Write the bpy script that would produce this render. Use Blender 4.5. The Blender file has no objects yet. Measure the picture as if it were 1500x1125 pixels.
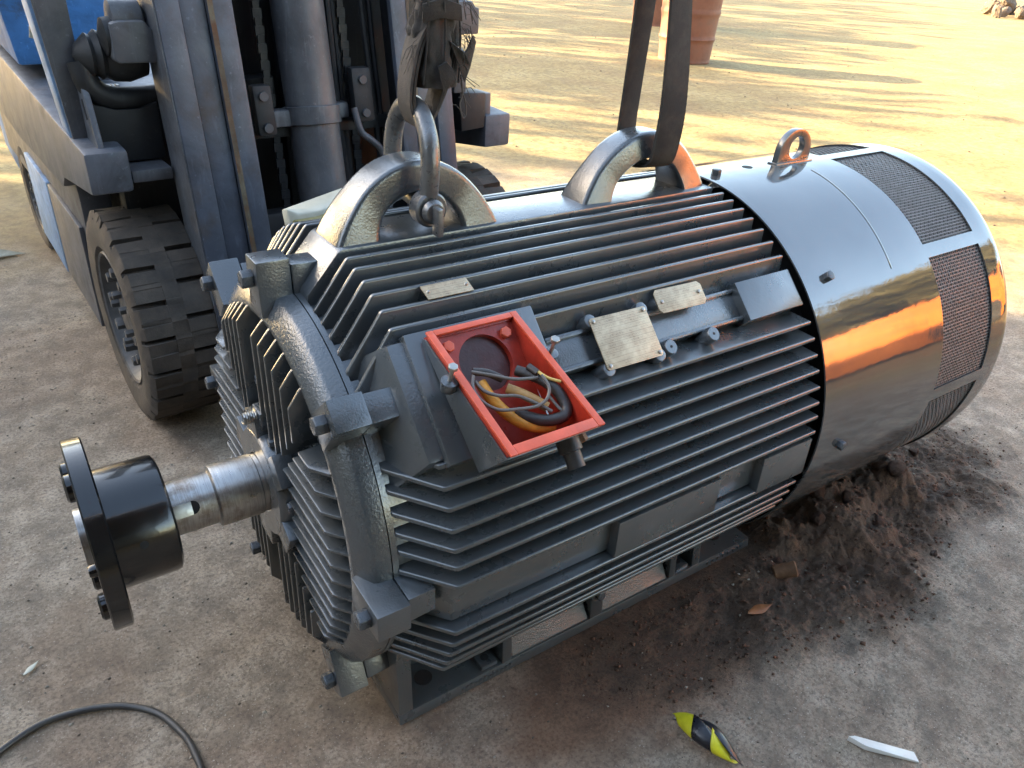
import bpy, bmesh, math, random
import numpy as np
from mathutils import Vector, Matrix

random.seed(7)
rng = np.random.default_rng(7)
scene = bpy.context.scene
COL = scene.collection
R = math.radians
PI = math.pi

# ------------------------------------------------------------------ camera
cam_data = bpy.data.cameras.new('camera')
cam_data.sensor_width = 36.0
cam_data.lens = 27.207
cam_data.clip_start = 0.02
cam_data.clip_end = 1200.0
cam = bpy.data.objects.new('camera', cam_data)
COL.objects.link(cam)
cam.matrix_world = Matrix(((0.82796187, 0.24507328, -0.50439888, -0.42044),
                           (-0.55814522, 0.44729205, -0.69885888, -1.30543),
                           (0.05434197, 0.86015633, 0.50712725, 1.53355),
                           (0, 0, 0, 1)))
scene.camera = cam

# ------------------------------------------------------------------ light
SUN_EL, SUN_AZ = R(19.0), math.atan2(0.74, -0.67)
world = bpy.data.worlds.new('World')
scene.world = world
world.use_nodes = True
wn = world.node_tree.nodes
sky = wn.new('ShaderNodeTexSky')
sky.sky_type = 'NISHITA'
sky.sun_disc = False
sky.sun_elevation = SUN_EL
sky.sun_rotation = math.atan2(-0.67, 0.74)
sky.air_density = 1.0
sky.dust_density = 1.6
sky.ozone_density = 1.0
world.node_tree.links.new(sky.outputs[0], wn['Background'].inputs[0])
wn['Background'].inputs[1].default_value = 0.11
sun_data = bpy.data.lights.new('sun', 'SUN')
sun_data.energy = 3.3
sun_data.angle = R(0.5)
sun_data.color = (1.0, 0.86, 0.62)
sun = bpy.data.objects.new('sun', sun_data)
COL.objects.link(sun)
sdir = Vector((math.cos(SUN_EL) * math.cos(SUN_AZ), math.cos(SUN_EL) * math.sin(SUN_AZ), math.sin(SUN_EL)))
sun.rotation_euler = sdir.to_track_quat('Z', 'Y').to_euler()
sun.location = (-20, 22, 14)
vs = scene.view_settings
vs.view_transform = 'Standard'
vs.look = 'None'
vs.exposure = 3.55
vs.gamma = 1.0
vs.use_curve_mapping = False
# camera white balance for open shade
vs.use_white_balance = True
vs.white_balance_temperature = 7600
vs.white_balance_tint = 10
scene.cycles.use_denoising = True
scene.cycles.max_bounces = 8
scene.cycles.sample_clamp_indirect = 6.0


# ------------------------------------------------------------------ materials
class NT:
    def __init__(self, name):
        self.m = bpy.data.materials.new(name)
        self.m.use_nodes = True
        self.t = self.m.node_tree
        self.b = self.t.nodes['Principled BSDF']
        self.tc = self.t.nodes.new('ShaderNodeTexCoord')

    def link(self, a, b):
        self.t.links.new(a, b)

    def noise(self, scale, detail=4, rough=.55, dist=0.0, coord='Object', vec=None):
        n = self.t.nodes.new('ShaderNodeTexNoise')
        n.inputs['Scale'].default_value = scale
        n.inputs['Detail'].default_value = detail
        n.inputs['Roughness'].default_value = rough
        n.inputs['Distortion'].default_value = dist
        self.link(vec if vec is not None else self.tc.outputs[coord], n.inputs['Vector'])
        return n.outputs[0]

    def ramp(self, fac, stops):
        n = self.t.nodes.new('ShaderNodeValToRGB')
        while len(n.color_ramp.elements) < len(stops):
            n.color_ramp.elements.new(0.5)
        for e, (p, c) in zip(n.color_ramp.elements, stops):
            e.position = p
            e.color = (c, c, c, 1) if isinstance(c, (int, float)) else (*c, 1)
        self.link(fac, n.inputs[0])
        return n.outputs[0]

    def mix(self, fac, a, b, mode='MIX'):
        n = self.t.nodes.new('ShaderNodeMix')
        n.data_type = 'RGBA'
        n.blend_type = mode
        for sock, v in ((n.inputs[0], fac), (n.inputs[6], a), (n.inputs[7], b)):
            if hasattr(v, 'is_output'):
                self.link(v, sock)
            elif isinstance(v, (int, float)):
                sock.default_value = v
            else:
                sock.default_value = (*v, 1)
        return n.outputs[2]

    def math(self, op, a, b=0.0):
        n = self.t.nodes.new('ShaderNodeMath')
        n.operation = op
        for sock, v in ((n.inputs[0], a), (n.inputs[1], b)):
            if hasattr(v, 'is_output'):
                self.link(v, sock)
            else:
                sock.default_value = v
        return n.outputs[0]

    def bump(self, h, strength, dist=.002, prev=None):
        n = self.t.nodes.new('ShaderNodeBump')
        n.inputs['Strength'].default_value = strength
        n.inputs['Distance'].default_value = dist
        self.link(h, n.inputs['Height'])
        if prev is not None:
            self.link(prev, n.inputs['Normal'])
        self.link(n.outputs[0], self.b.inputs['Normal'])
        return n.outputs[0]

    def set(self, key, v):
        s = self.b.inputs[key]
        if hasattr(v, 'is_output'):
            self.link(v, s)
        elif isinstance(v, tuple):
            s.default_value = (*v, 1)
        else:
            s.default_value = v


def simple(name, col, rough=.6, metal=0.0, var=.25, vscale=8.0, bump=.0, bscale=120.0, bdist=.002, col2=None, coat=0.0, rvar=.12, thr=(.35, .7)):
    k = NT(name)
    n = k.noise(vscale, 6, .6)
    c2 = col2 if col2 else tuple(c * (1 - var) for c in col)
    k.set('Base Color', k.ramp(n, [(thr[0], col), (thr[1], c2)]))
    k.set('Roughness', k.ramp(k.noise(vscale * 2.3, 4), [(.3, max(rough - rvar, .03)), (.75, min(rough + rvar, 1.0))]))
    k.set('Metallic', metal)
    k.set('Coat Weight', coat)
    if bump:
        k.bump(k.noise(bscale, 3), bump, bdist)
    return k.m


def motor_paint(name, col, rough, bumpv, bscale, bdist, dust=.12, wave=.14):
    k = NT(name)
    big = k.noise(3.0, 5, .6)
    base = k.ramp(big, [(.3, tuple(c * .8 for c in col)), (.7, tuple(c * 1.15 for c in col))])
    d = k.ramp(k.noise(26, 8, .7), [(.54, 0.0), (.78, dust)])
    base = k.mix(d, base, (.20, .185, .16))
    chip = k.ramp(k.noise(75, 6, .7), [(.69, 0.0), (.73, .55)])
    base = k.mix(chip, base, (.13, .125, .12))
    k.set('Base Color', base)
    k.set('Roughness', k.ramp(k.noise(14, 5, .65), [(.3, rough * .8), (.75, rough * 1.7)]))
    k.set('Specular IOR Level', .6)
    k.set('Coat Weight', 1.0)
    k.set('Coat Roughness', k.ramp(k.noise(18, 5, .65), [(.35, .05), (.75, .20)]))
    k.set('Coat IOR', 1.55)
    pv = k.bump(k.noise(bscale, 3, .6), bumpv, bdist)
    k.bump(k.noise(22, 4, .6), wave, .006, pv)
    nrm = k.b.inputs['Normal'].links[0].from_socket
    k.link(nrm, k.b.inputs['Coat Normal'])
    return k.m


M = {}
PAINT = (.048, .056, .060)
M['paint'] = motor_paint('motor_grey_paint', PAINT, .26, .18, 260, .0008)
M['paint_cast'] = motor_paint('motor_cast_paint', (.050, .059, .065), .26, .42, 240, .0013)
M['paint_shield'] = motor_paint('motor_shield_paint', (.050, .059, .065), .28, .6, 180, .0022)
M['paint_rough'] = motor_paint('motor_rough_cast_paint', (.058, .060, .054), .36, .9, 300, .0030)
M['cover'] = None
k = NT('fan_cover_paint')
k.set('Base Color', k.ramp(k.noise(4, 4), [(.3, (.16, .164, .168)), (.7, (.20, .20, .198))]))
k.set('Metallic', .72)
k.set('Roughness', k.ramp(k.noise(7, 5, .6), [(.35, .035), (.7, .085)]))
b1 = k.bump(k.noise(420, 3), .04, .0006)
b1 = k.bump(k.noise(150, 2, .5), .035, .0014, b1)
b1 = k.bump(k.noise(26, 3), .06, .004, b1)
k.bump(k.noise(6.0, 2), .10, .012, b1)
M['cover'] = k.m
M['mesh'] = simple('grille_wire', (.16, .155, .148), .55, .0, .3, 40)
M['dark'] = simple('dark_cavity', (.012, .012, .012), .8)  # near-black stand-in for shade inside holes and behind the grille
# machined steel shaft: turned rings, some rust
k = NT('machined_steel')
mp = k.t.nodes.new('ShaderNodeMapping')
mp.inputs['Scale'].default_value = (1, .06, .06)
k.link(k.tc.outputs['Object'], mp.inputs[0])
lines = k.noise(420, 3, .6, vec=mp.outputs[0])
stain = k.noise(22, 7, .7)
k.set('Base Color', k.mix(k.ramp(stain, [(.50, 0.0), (.72, .8)]), k.ramp(lines, [(.3, (.30, .29, .28)), (.7, (.46, .45, .43))]), (.16, .10, .06)))
k.set('Metallic', .92)
k.set('Roughness', k.ramp(stain, [(.3, .24), (.75, .5)]))
k.bump(lines, .25, .0006)
M['steel'] = k.m
M['black_gloss'] = simple('black_gloss_paint', (.006, .006, .0065), .20, 0, .2, 12, .15, 160, .0012, coat=.35, rvar=.07)
M['red'] = simple('red_shaded_paint', (.40, .034, .017), .36, 0, .55, 16, .35, 150, .0016, rvar=.1)  # box interior, darker than the rim red to carry its shading
M['red_rim'] = simple('red_rim_paint', (.62, .095, .045), .42, 0, .30, 20, .3, 150, .0015)
M['red_shade'] = simple('red_opening_shade', (.060, .008, .005), .4, 0, .6, 18, .3, 140, .002)  # shade of the lead opening, put into the colour
M['bolt'] = simple('painted_bolt', (.075, .085, .095), .3, .1, .35, 30, .4, 150, .001)
M['zinc'] = simple('bare_zinc', (.42, .41, .38), .38, .85, .35, 40)
M['brass'] = None
k = NT('nameplate_metal')
mp = k.t.nodes.new('ShaderNodeMapping')
mp.inputs['Scale'].default_value = (1, 1, 1)
k.link(k.tc.outputs['Object'], mp.inputs[0])
sep = k.t.nodes.new('ShaderNodeSeparateXYZ')
k.link(mp.outputs[0], sep.inputs[0])
vv = k.math('SUBTRACT', sep.outputs[2], k.math('MULTIPLY', sep.outputs[1], -1.0))
row = k.math('FRACT', k.math('MULTIPLY', vv, 74.0))
rowm = k.math('LESS_THAN', row, .42)
mp2 = k.t.nodes.new('ShaderNodeMapping')
mp2.inputs['Scale'].default_value = (1.0, .05, .05)
k.link(k.tc.outputs['Object'], mp2.inputs[0])
glyph = k.math('GREATER_THAN', k.noise(620, 2, .7, vec=k.tc.outputs['Object']), .52)
word = k.math('GREATER_THAN', k.noise(38, 2, .6), .46)
line_m = k.math('LESS_THAN', k.math('ABSOLUTE', k.math('SUBTRACT', row, .72)), .06)
ink = k.math('MAXIMUM', k.math('MULTIPLY', k.math('MULTIPLY', rowm, glyph), word), line_m)
grime = k.noise(30, 7, .7)
pc = k.ramp(grime, [(.3, (.54, .43, .29)), (.7, (.34, .25, .16))])
k.set('Base Color', k.mix(k.math('MULTIPLY', ink, k.ramp(grime, [(.4, .2), (.65, .6)])), pc, (.09, .06, .035)))
k.set('Metallic', .55)
k.set('Roughness', .42)
k.bump(ink, .15, .0006)
M['brass'] = k.m
M['web'] = None


def webbing(name, c1, c2):
    k = NT(name)
    w = k.t.nodes.new('ShaderNodeTexWave')
    w.inputs['Scale'].default_value = 150
    w.inputs['Distortion'].default_value = 3.0
    w.inputs['Detail'].default_value = 2
    w.bands_direction = 'Z'
    k.link(k.tc.outputs['Object'], w.inputs['Vector'])
    g = k.noise(9, 7, .7)
    k.set('Base Color', k.mix(k.ramp(g, [(.42, 0.0), (.7, .8)]), c1, c2))
    k.set('Roughness', .88)
    f = k.noise(420, 3)
    p = k.bump(w.outputs[1], .25, .0012)
    k.bump(f, .5, .0015, p)
    return k.m


M['web'] = webbing('black_webbing', (.022, .020, .018), (.075, .062, .048))
M['web_old'] = webbing('worn_webbing', (.040, .036, .033), (.12, .10, .082))
M['galv'] = simple('galvanised_shackle', (.17, .175, .18), .34, .55, .4, 30, .4, 120, .002)
M['fork_grey'] = None


def worn_paint(name, col, rust, rough=.5, amt=(.58, .72), scale=9, bump=.25):
    k = NT(name)
    n = k.noise(scale, 9, .68)
    m = k.ramp(n, [(amt[0], 0.0), (amt[1], 1.0)])
    tone = k.ramp(k.noise(2.6, 6, .65), [(.3, tuple(c * .6 for c in col)), (.72, tuple(min(c * 1.35, 1) for c in col))])
    grime = k.ramp(k.noise(5.5, 8, .72, .6), [(.46, 0.0), (.68, .75)])
    scr = k.ramp(k.noise(70, 5, .65), [(.62, 0.0), (.72, .5)])
    mp = k.t.nodes.new('ShaderNodeMapping')
    mp.inputs['Scale'].default_value = (1, 1, .05)
    k.link(k.tc.outputs['Object'], mp.inputs[0])
    streak = k.ramp(k.noise(55, 4, .6, vec=mp.outputs[0]), [(.58, 0.0), (.72, .45)])
    c = k.mix(m, tone, rust)
    c = k.mix(grime, c, tuple(x * .4 for x in col))
    c = k.mix(streak, c, tuple(min(1, x * 1.5 + .02) for x in col))
    c = k.mix(scr, c, tuple(min(1, x * 1.9 + .03) for x in col))
    k.set('Base Color', c)
    k.set('Roughness', k.ramp(n, [(.3, rough - .1), (.8, min(rough + .28, 1))]))
    p = k.bump(n, bump, .004)
    k.bump(k.noise(130, 4, .6), .2, .0015, p)
    return k.m


M['fork_grey'] = worn_paint('forklift_grey_paint', (.085, .088, .096), (.07, .055, .045), .45)
M['fork_pale'] = worn_paint('forklift_pale_grey_paint', (.100, .108, .124), (.055, .050, .047), .45)
M['fork_mast'] = worn_paint('mast_steel', (.062, .074, .098), (.062, .046, .036), .42, (.5, .72), 6)
M['fork_blue'] = worn_paint('forklift_blue_paint', (.040, .18, .42), (.05, .06, .07), .42, (.62, .74), 7)
M['fork_ltblue'] = worn_paint('forklift_light_blue_paint', (.17, .31, .50), (.10, .11, .12), .42, (.54, .70), 7)
M['fork_dark'] = worn_paint('dark_shaded_steel', (.011, .0115, .013), (.020, .017, .015), .55)  # dark parts, blackened to stand in for shade inside the mast
M['rust_strip'] = worn_paint('rusty_edge', (.11, .095, .06), (.10, .045, .018), .6, (.40, .6), 14)
M['rubber'] = None
k = NT('dusty_tyre_rubber')
n = k.noise(7, 8, .7)
k.set('Base Color', k.ramp(n, [(.3, (.030, .026, .022)), (.55, (.062, .049, .038)), (.8, (.115, .088, .066))]))
k.set('Roughness', .9)
p = k.bump(k.noise(40, 6, .7), .5, .006)
k.bump(k.noise(260, 3), .4, .0015, p)
M['rubber'] = k.m
M['rim'] = simple('wheel_rim_paint', (.075, .075, .075), .6, .1, .6, 12, .3, 60, .004)
M['white_plastic'] = simple('white_plastic', (.70, .70, .66), .45, 0, .25, 10)
M['tape_yellow'] = simple('yellow_tape', (.66, .60, .03), .45, 0, .3, 30, .3, 60, .002)
M['tape_black'] = simple('black_tape', (.012, .013, .018), .35, 0, .3, 30, .3, 60, .002)
M['leaf'] = simple('dry_leaf', (.28, .10, .03), .6, 0, .5, 40, .4, 90, .003)
M['leaf_green'] = simple('tree_leaf', (.13, .105, .035), .6, 0, .5, 3)
M['bark'] = simple('bark', (.13, .09, .06), .9, 0, .5, 8, .6, 30, .02)
M['rustpeg'] = simple('rusty_steel', (.20, .10, .05), .85, .1, .55, 25, .6, 120, .003)
M['cable'] = simple('cable_sheath', (.022, .021, .021), .45, 0, .5, 18, .3, 90, .001, col2=(.045, .041, .036))
M['drum'] = None
k = NT('terracotta_drum_paint')
n = k.noise(3.5, 9, .7)
k.set('Base Color', k.ramp(n, [(.28, (.115, .038, .018)), (.52, (.18, .066, .034)), (.78, (.12, .064, .040))]))
k.set('Roughness', .7)
k.bump(n, .4, .01)
M['drum'] = k.m
M['orange'] = worn_paint('orange_vehicle_paint', (.85, .20, .015), (.55, .14, .02), .4, (.66, .8), 3)
M['glass'] = simple('dark_glass', (.02, .022, .025), .08)
M['brick'] = simple('plastered_wall', (.36, .32, .27), .9, 0, .3, 2, .4, 20, .02)
M['shed_wall'] = simple('dark_shed_wall', (.09, .08, .07), .9, 0, .4, 2)  # one dark mottled colour
M['roof'] = simple('roof_sheet', (.22, .20, .19), .6, .3, .3, 2)
M['door'] = simple('steel_door', (.14, .17, .20), .6, .2, .4, 3)
M['w_black'] = simple('wire_sleeve_black', (.035, .030, .028), .45, 0, .4, 60, .3, 200, .001)
M['w_orange'] = simple('wire_sleeve_orange', (.62, .26, .035), .42, 0, .35, 50, .3, 200, .001)
M['w_tan'] = simple('wire_sleeve_tan', (.40, .22, .08), .5, 0, .35, 50, .3, 200, .001)
M['w_grey'] = simple('wire_grey', (.13, .115, .105), .45, 0, .3, 60)
M['w_yellow'] = simple('wire_yellow', (.62, .42, .12), .5, 0, .3, 60)
M['stone'] = simple('stone', (.16, .115, .082), .9, 0, .5, 9, .7, 40, .01)
M['scrap'] = simple('plastic_scrap', (.48, .47, .38), .45, 0, .3, 14)
M['olive'] = simple('olive_plastic', (.17, .15, .05), .5, 0, .3, 14)
M['green_scrap'] = simple('pale_green_plastic', (.24, .25, .19), .6, 0, .4, 20)


# ------------------------------------------------------------------ mesh helpers
class MB:
    def __init__(self):
        self.v, self.f = [], []

    def add(self, vs_, fs_):
        o = len(self.v)
        self.v += [tuple(p) for p in vs_]
        self.f += [tuple(i + o for i in f) for f in fs_]
        return self

    def box(self, x0, x1, y0, y1, z0, z1):
        vs_ = [(x, y, z) for x in (x0, x1) for y in (y0, y1) for z in (z0, z1)]
        return self.add(vs_, [(0, 1, 3, 2), (4, 6, 7, 5), (0, 4, 5, 1), (2, 3, 7, 6), (0, 2, 6, 4), (1, 5, 7, 3)])

    def obox(self, c, ax, ay, az, hx, hy, hz):
        c, ax, ay, az = Vector(c), Vector(ax), Vector(ay), Vector(az)
        vs_ = [c + ax * sx * hx + ay * sy * hy + az * sz * hz for sx in (-1, 1) for sy in (-1, 1) for sz in (-1, 1)]
        return self.add(vs_, [(0, 1, 3, 2), (4, 6, 7, 5), (0, 4, 5, 1), (2, 3, 7, 6), (0, 2, 6, 4), (1, 5, 7, 3)])

    def prism(self, pts_a, pts_b):
        n = len(pts_a)
        fs_ = [tuple(range(n))[::-1], tuple(range(n, 2 * n))]
        fs_ += [(i, (i + 1) % n, n + (i + 1) % n, n + i) for i in range(n)]
        return self.add(list(pts_a) + list(pts_b), fs_)

    def hexa(self, bottom, top):
        return self.prism(bottom, top)

    def lathe(self, prof, n=64, axis='x', c=(0, 0, 0), closed=False, cap=True):
        vs_ = []
        for (a, r) in prof:
            for i in range(n):
                t = 2 * PI * i / n
                if axis == 'x':
                    vs_.append((c[0] + a, c[1] + r * math.cos(t), c[2] + r * math.sin(t)))
                elif axis == 'y':
                    vs_.append((c[0] + r * math.cos(t), c[1] + a, c[2] + r * math.sin(t)))
                else:
                    vs_.append((c[0] + r * math.cos(t), c[1] + r * math.sin(t), c[2] + a))
        fs_ = []
        m = len(prof)
        for j in range(m - 1 + (1 if closed else 0)):
            j2 = (j + 1) % m
            for i in range(n):
                i2 = (i + 1) % n
                fs_.append((j * n + i, j * n + i2, j2 * n + i2, j2 * n + i))
        if not closed and cap:
            if prof[0][1] > 1e-6:
                fs_.append(tuple(range(n)))
            if prof[-1][1] > 1e-6:
                fs_.append(tuple((m - 1) * n + i for i in range(n))[::-1])
        return self.add(vs_, fs_)

    def tube(self, path, r, n=8, closed=False, cap=True):
        P = [Vector(p) for p in path]
        m = len(P)
        rr = r if isinstance(r, (list, tuple)) else [r] * m
        vs_, fs_ = [], []
        up = None
        for i in range(m):
            if closed:
                t = P[(i + 1) % m] - P[i - 1]
            else:
                t = P[min(i + 1, m - 1)] - P[max(i - 1, 0)]
            t.normalize()
            if up is None:
                up = t.orthogonal().normalized()
            else:
                up = (up - t * up.dot(t))
                up = up.normalized() if up.length > 1e-6 else t.orthogonal().normalized()
            w = t.cross(up)
            for k_ in range(n):
                a = 2 * PI * k_ / n
                vs_.append(P[i] + (up * math.cos(a) + w * math.sin(a)) * rr[i])
        for i in range(m if closed else m - 1):
            i2 = (i + 1) % m
            for k_ in range(n):
                k2 = (k_ + 1) % n
                fs_.append((i * n + k_, i * n + k2, i2 * n + k2, i2 * n + k_))
        if cap and not closed:
            fs_.append(tuple(range(n))[::-1])
            fs_.append(tuple((m - 1) * n + k_ for k_ in range(n)))
        return self.add(vs_, fs_)

    def cyl(self, a, b, r, n=16, r2=None):
        return self.tube([a, b], [r, r2 if r2 is not None else r], n)

    def hexhead(self, c, axis, r, h, cap=True):
        """bolt head: a low washer face, hex prism with chamfered end"""
        a = Vector(axis).normalized()
        u = a.orthogonal().normalized()
        w = a.cross(u)
        c = Vector(c)
        ring = lambda d, q: [c + a * d + (u * math.cos(i * PI / 3 + .3) + w * math.sin(i * PI / 3 + .3)) * q for i in range(6)]
        vs_ = ring(0, r) + ring(h * .88, r) + ring(h, r * .86)
        fs_ = [tuple(range(6))[::-1], tuple(range(12, 18))]
        for j in (0, 6):
            fs_ += [(j + i, j + (i + 1) % 6, j + 6 + (i + 1) % 6, j + 6 + i) for i in range(6)]
        return self.add(vs_, fs_)

    def ribbon(self, path, side, w, th):
        """flat webbing: path points, side vectors, width, thickness"""
        P = [Vector(p) for p in path]
        m = len(P)
        sd = side if isinstance(side, list) else [side] * m
        ww = w if isinstance(w, list) else [w] * m
        vs_ = []
        for i in range(m):
            t = (P[min(i + 1, m - 1)] - P[max(i - 1, 0)]).normalized()
            s_ = Vector(sd[i])
            s_ = (s_ - t * s_.dot(t)).normalized()
            n_ = t.cross(s_)
            for a, b in ((-1, -.8), (-.8, -1), (.8, -1), (1, -.8), (1, .8), (.8, 1), (-.8, 1), (-1, .8)):
                vs_.append(P[i] + s_ * a * ww[i] / 2 + n_ * b * th / 2)
        fs_ = []
        for i in range(m - 1):
            for k_ in range(8):
                k2 = (k_ + 1) % 8
                fs_.append((i * 8 + k_, i * 8 + k2, i * 8 + 8 + k2, i * 8 + 8 + k_))
        fs_ += [tuple(range(8))[::-1], tuple((m - 1) * 8 + q for q in range(8))]
        return self.add(vs_, fs_)

    def mesh(self, name, bevel=0.0, seg=2, smooth=True, ang=40):
        me = bpy.data.meshes.new(name)
        me.from_pydata(self.v, [], self.f)
        bm = bmesh.new()
        bm.from_mesh(me)
        bmesh.ops.recalc_face_normals(bm, faces=bm.faces[:])
        if bevel:
            es = [e for e in bm.edges if len(e.link_faces) == 2 and e.calc_face_angle(0) > R(28)]
            bmesh.ops.bevel(bm, geom=es, offset=bevel, segments=seg, profile=.6, affect='EDGES', clamp_overlap=True)
        bm.to_mesh(me)
        bm.free()
        if smooth:
            me.shade_smooth()
            me.set_sharp_from_angle(angle=R(ang))
        me.update()
        return me

    def build(self, name, mat, parent=None, bevel=0.0, seg=2, smooth=True, ang=40, loc=None, stuff=False):
        me = self.mesh(name, bevel, seg, smooth, ang)
        return place(name, me, mat, parent, loc, stuff)


def place(name, me, mat, parent=None, loc=None, stuff=False, rot=None):
    o = bpy.data.objects.new(name, me)
    COL.objects.link(o)
    if not me.materials:
        me.materials.append(M[mat] if isinstance(mat, str) else mat)
    if parent:
        o.parent = parent
    if loc is not None:
        o.location = loc
    if rot is not None:
        o.rotation_euler = rot
    if stuff:
        o['kind'] = 'stuff'
    return o


def thing(name, label, cat, loc=(0, 0, 0), rz=0.0, group=None):
    o = bpy.data.objects.new(name, None)
    COL.objects.link(o)
    o.location = loc
    o.rotation_euler = (0, 0, rz)
    o.empty_display_size = .1
    return tag(o, label, cat, group)


def tag(o, label, cat, group=None):
    o['label'] = label
    o['category'] = cat
    if group:
        o['group'] = group
    return o


def smooth_path(pts, n=6):
    """Catmull-Rom"""
    P = [Vector(p) for p in pts]
    out = []
    for i in range(len(P) - 1):
        p0, p1, p2, p3 = P[max(i - 1, 0)], P[i], P[i + 1], P[min(i + 2, len(P) - 1)]
        for j in range(n):
            t = j / n
            out.append(.5 * ((2 * p1) + (p2 - p0) * t + (2 * p0 - 5 * p1 + 4 * p2 - p3) * t * t + (3 * p1 - p0 - 3 * p2 + p3) * t ** 3))
    out.append(P[-1])
    return out


# ------------------------------------------------------------------ numpy noise for terrain
def vnoise(x, y, seed):
    xi, yi = np.floor(x).astype(np.int64), np.floor(y).astype(np.int64)
    xf, yf = x - xi, y - yi
    u, v = xf * xf * xf * (xf * (xf * 6 - 15) + 10), yf * yf * yf * (yf * (yf * 6 - 15) + 10)

    def hsh(a, b):
        h = (a * 374761393 + b * 668265263 + seed * 1442695041) & 0xFFFFFFFF
        h = ((h ^ (h >> 13)) * 1274126177) & 0xFFFFFFFF
        return ((h ^ (h >> 16)) & 0xFFFF) / 65535.0
    a, b, c, d = hsh(xi, yi), hsh(xi + 1, yi), hsh(xi, yi + 1), hsh(xi + 1, yi + 1)
    return (a * (1 - u) + b * u) * (1 - v) + (c * (1 - u) + d * u) * v


def fbm(x, y, scale, octv=5, gain=.5, seed=1):
    s, a, tot = 0, 1.0, 0
    for o_ in range(octv):
        s = s + a * vnoise(x * scale + 31.7 * o_, y * scale - 17.3 * o_, seed + o_)
        tot += a
        a *= gain
        scale *= 2.03
    return s / tot


def sstep(a, b, x):
    t = np.clip((x - a) / (b - a), 0, 1)
    return t * t * (3 - 2 * t)


def soil_mask(x, y):
    """dark disturbed soil heap and oily dirt by the fan end"""
    w = (fbm(x, y, 2.2, 5, .55, 40) - .5) * .9
    d = np.sqrt(((x - 1.48) / .92) ** 2 + ((y + .28) / .45) ** 2) + w
    d2 = np.sqrt(((x - .95) / .62) ** 2 + ((y + .36) / .26) ** 2) + w
    return np.clip(np.maximum(1 - sstep(.72, 1.12, d), .9 * (1 - sstep(.65, 1.15, d2))), 0, 1)


def ground_h(x, y):
    near = 1 - sstep(3.5, 7.0, np.hypot(x - .8, y))
    h = (fbm(x, y, .35, 4, .5, 3) - .5) * .10 * sstep(2.6, 7, np.hypot(x - .8, y - .3))
    h = h + near * ((fbm(x, y, 5, 5, .55, 5) - .5) * .014 + (fbm(x, y, 42, 3, .6, 9) - .5) * .0045)
    s = soil_mask(x, y)
    clod = fbm(x, y, 6.5, 5, .58, 21)
    ridge = np.abs(fbm(x, y, 4.3, 4, .55, 27) - .5) * 2
    heap = np.exp(-(((x - 1.72) / .34) ** 2 + ((y + .20) / .26) ** 2)) * .070
    heap = heap + np.exp(-(((x - 1.80) / .09) ** 2 + ((y + .37) / .07) ** 2)) * .055
    heap = heap + np.exp(-(((x - 1.42) / .16) ** 2 + ((y + .36) / .12) ** 2)) * .035
    lump = s * ((clod - .48) * .085 + (.35 - ridge) * .026 + (fbm(x, y, 22, 3, .55, 31) - .5) * .016 + np.abs(fbm(x, y, 44, 3, .55, 35) - .5) * .018 - .003)
    lump = lump * sstep(.55, 1.25, x) + lump * .18 * (1 - sstep(.55, 1.25, x))
    h = h + heap * (.6 + .8 * clod) + lump
    # keep the soil below the foot and the tyres
    feet = (1 - sstep(.31, .42, np.abs(y))) * (1 - sstep(1.20, 1.30, x)) * sstep(-.10, .0, x)
    h = h * (1 - feet) + np.minimum(h, -.004) * feet
    tyre = (1 - sstep(.25, .5, np.abs(y - 1.3))) * (1 - sstep(1.5, 1.7, x)) * sstep(-.4, -.25, x)
    return h * (1 - tyre) + np.minimum(h, -.001) * tyre


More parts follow.
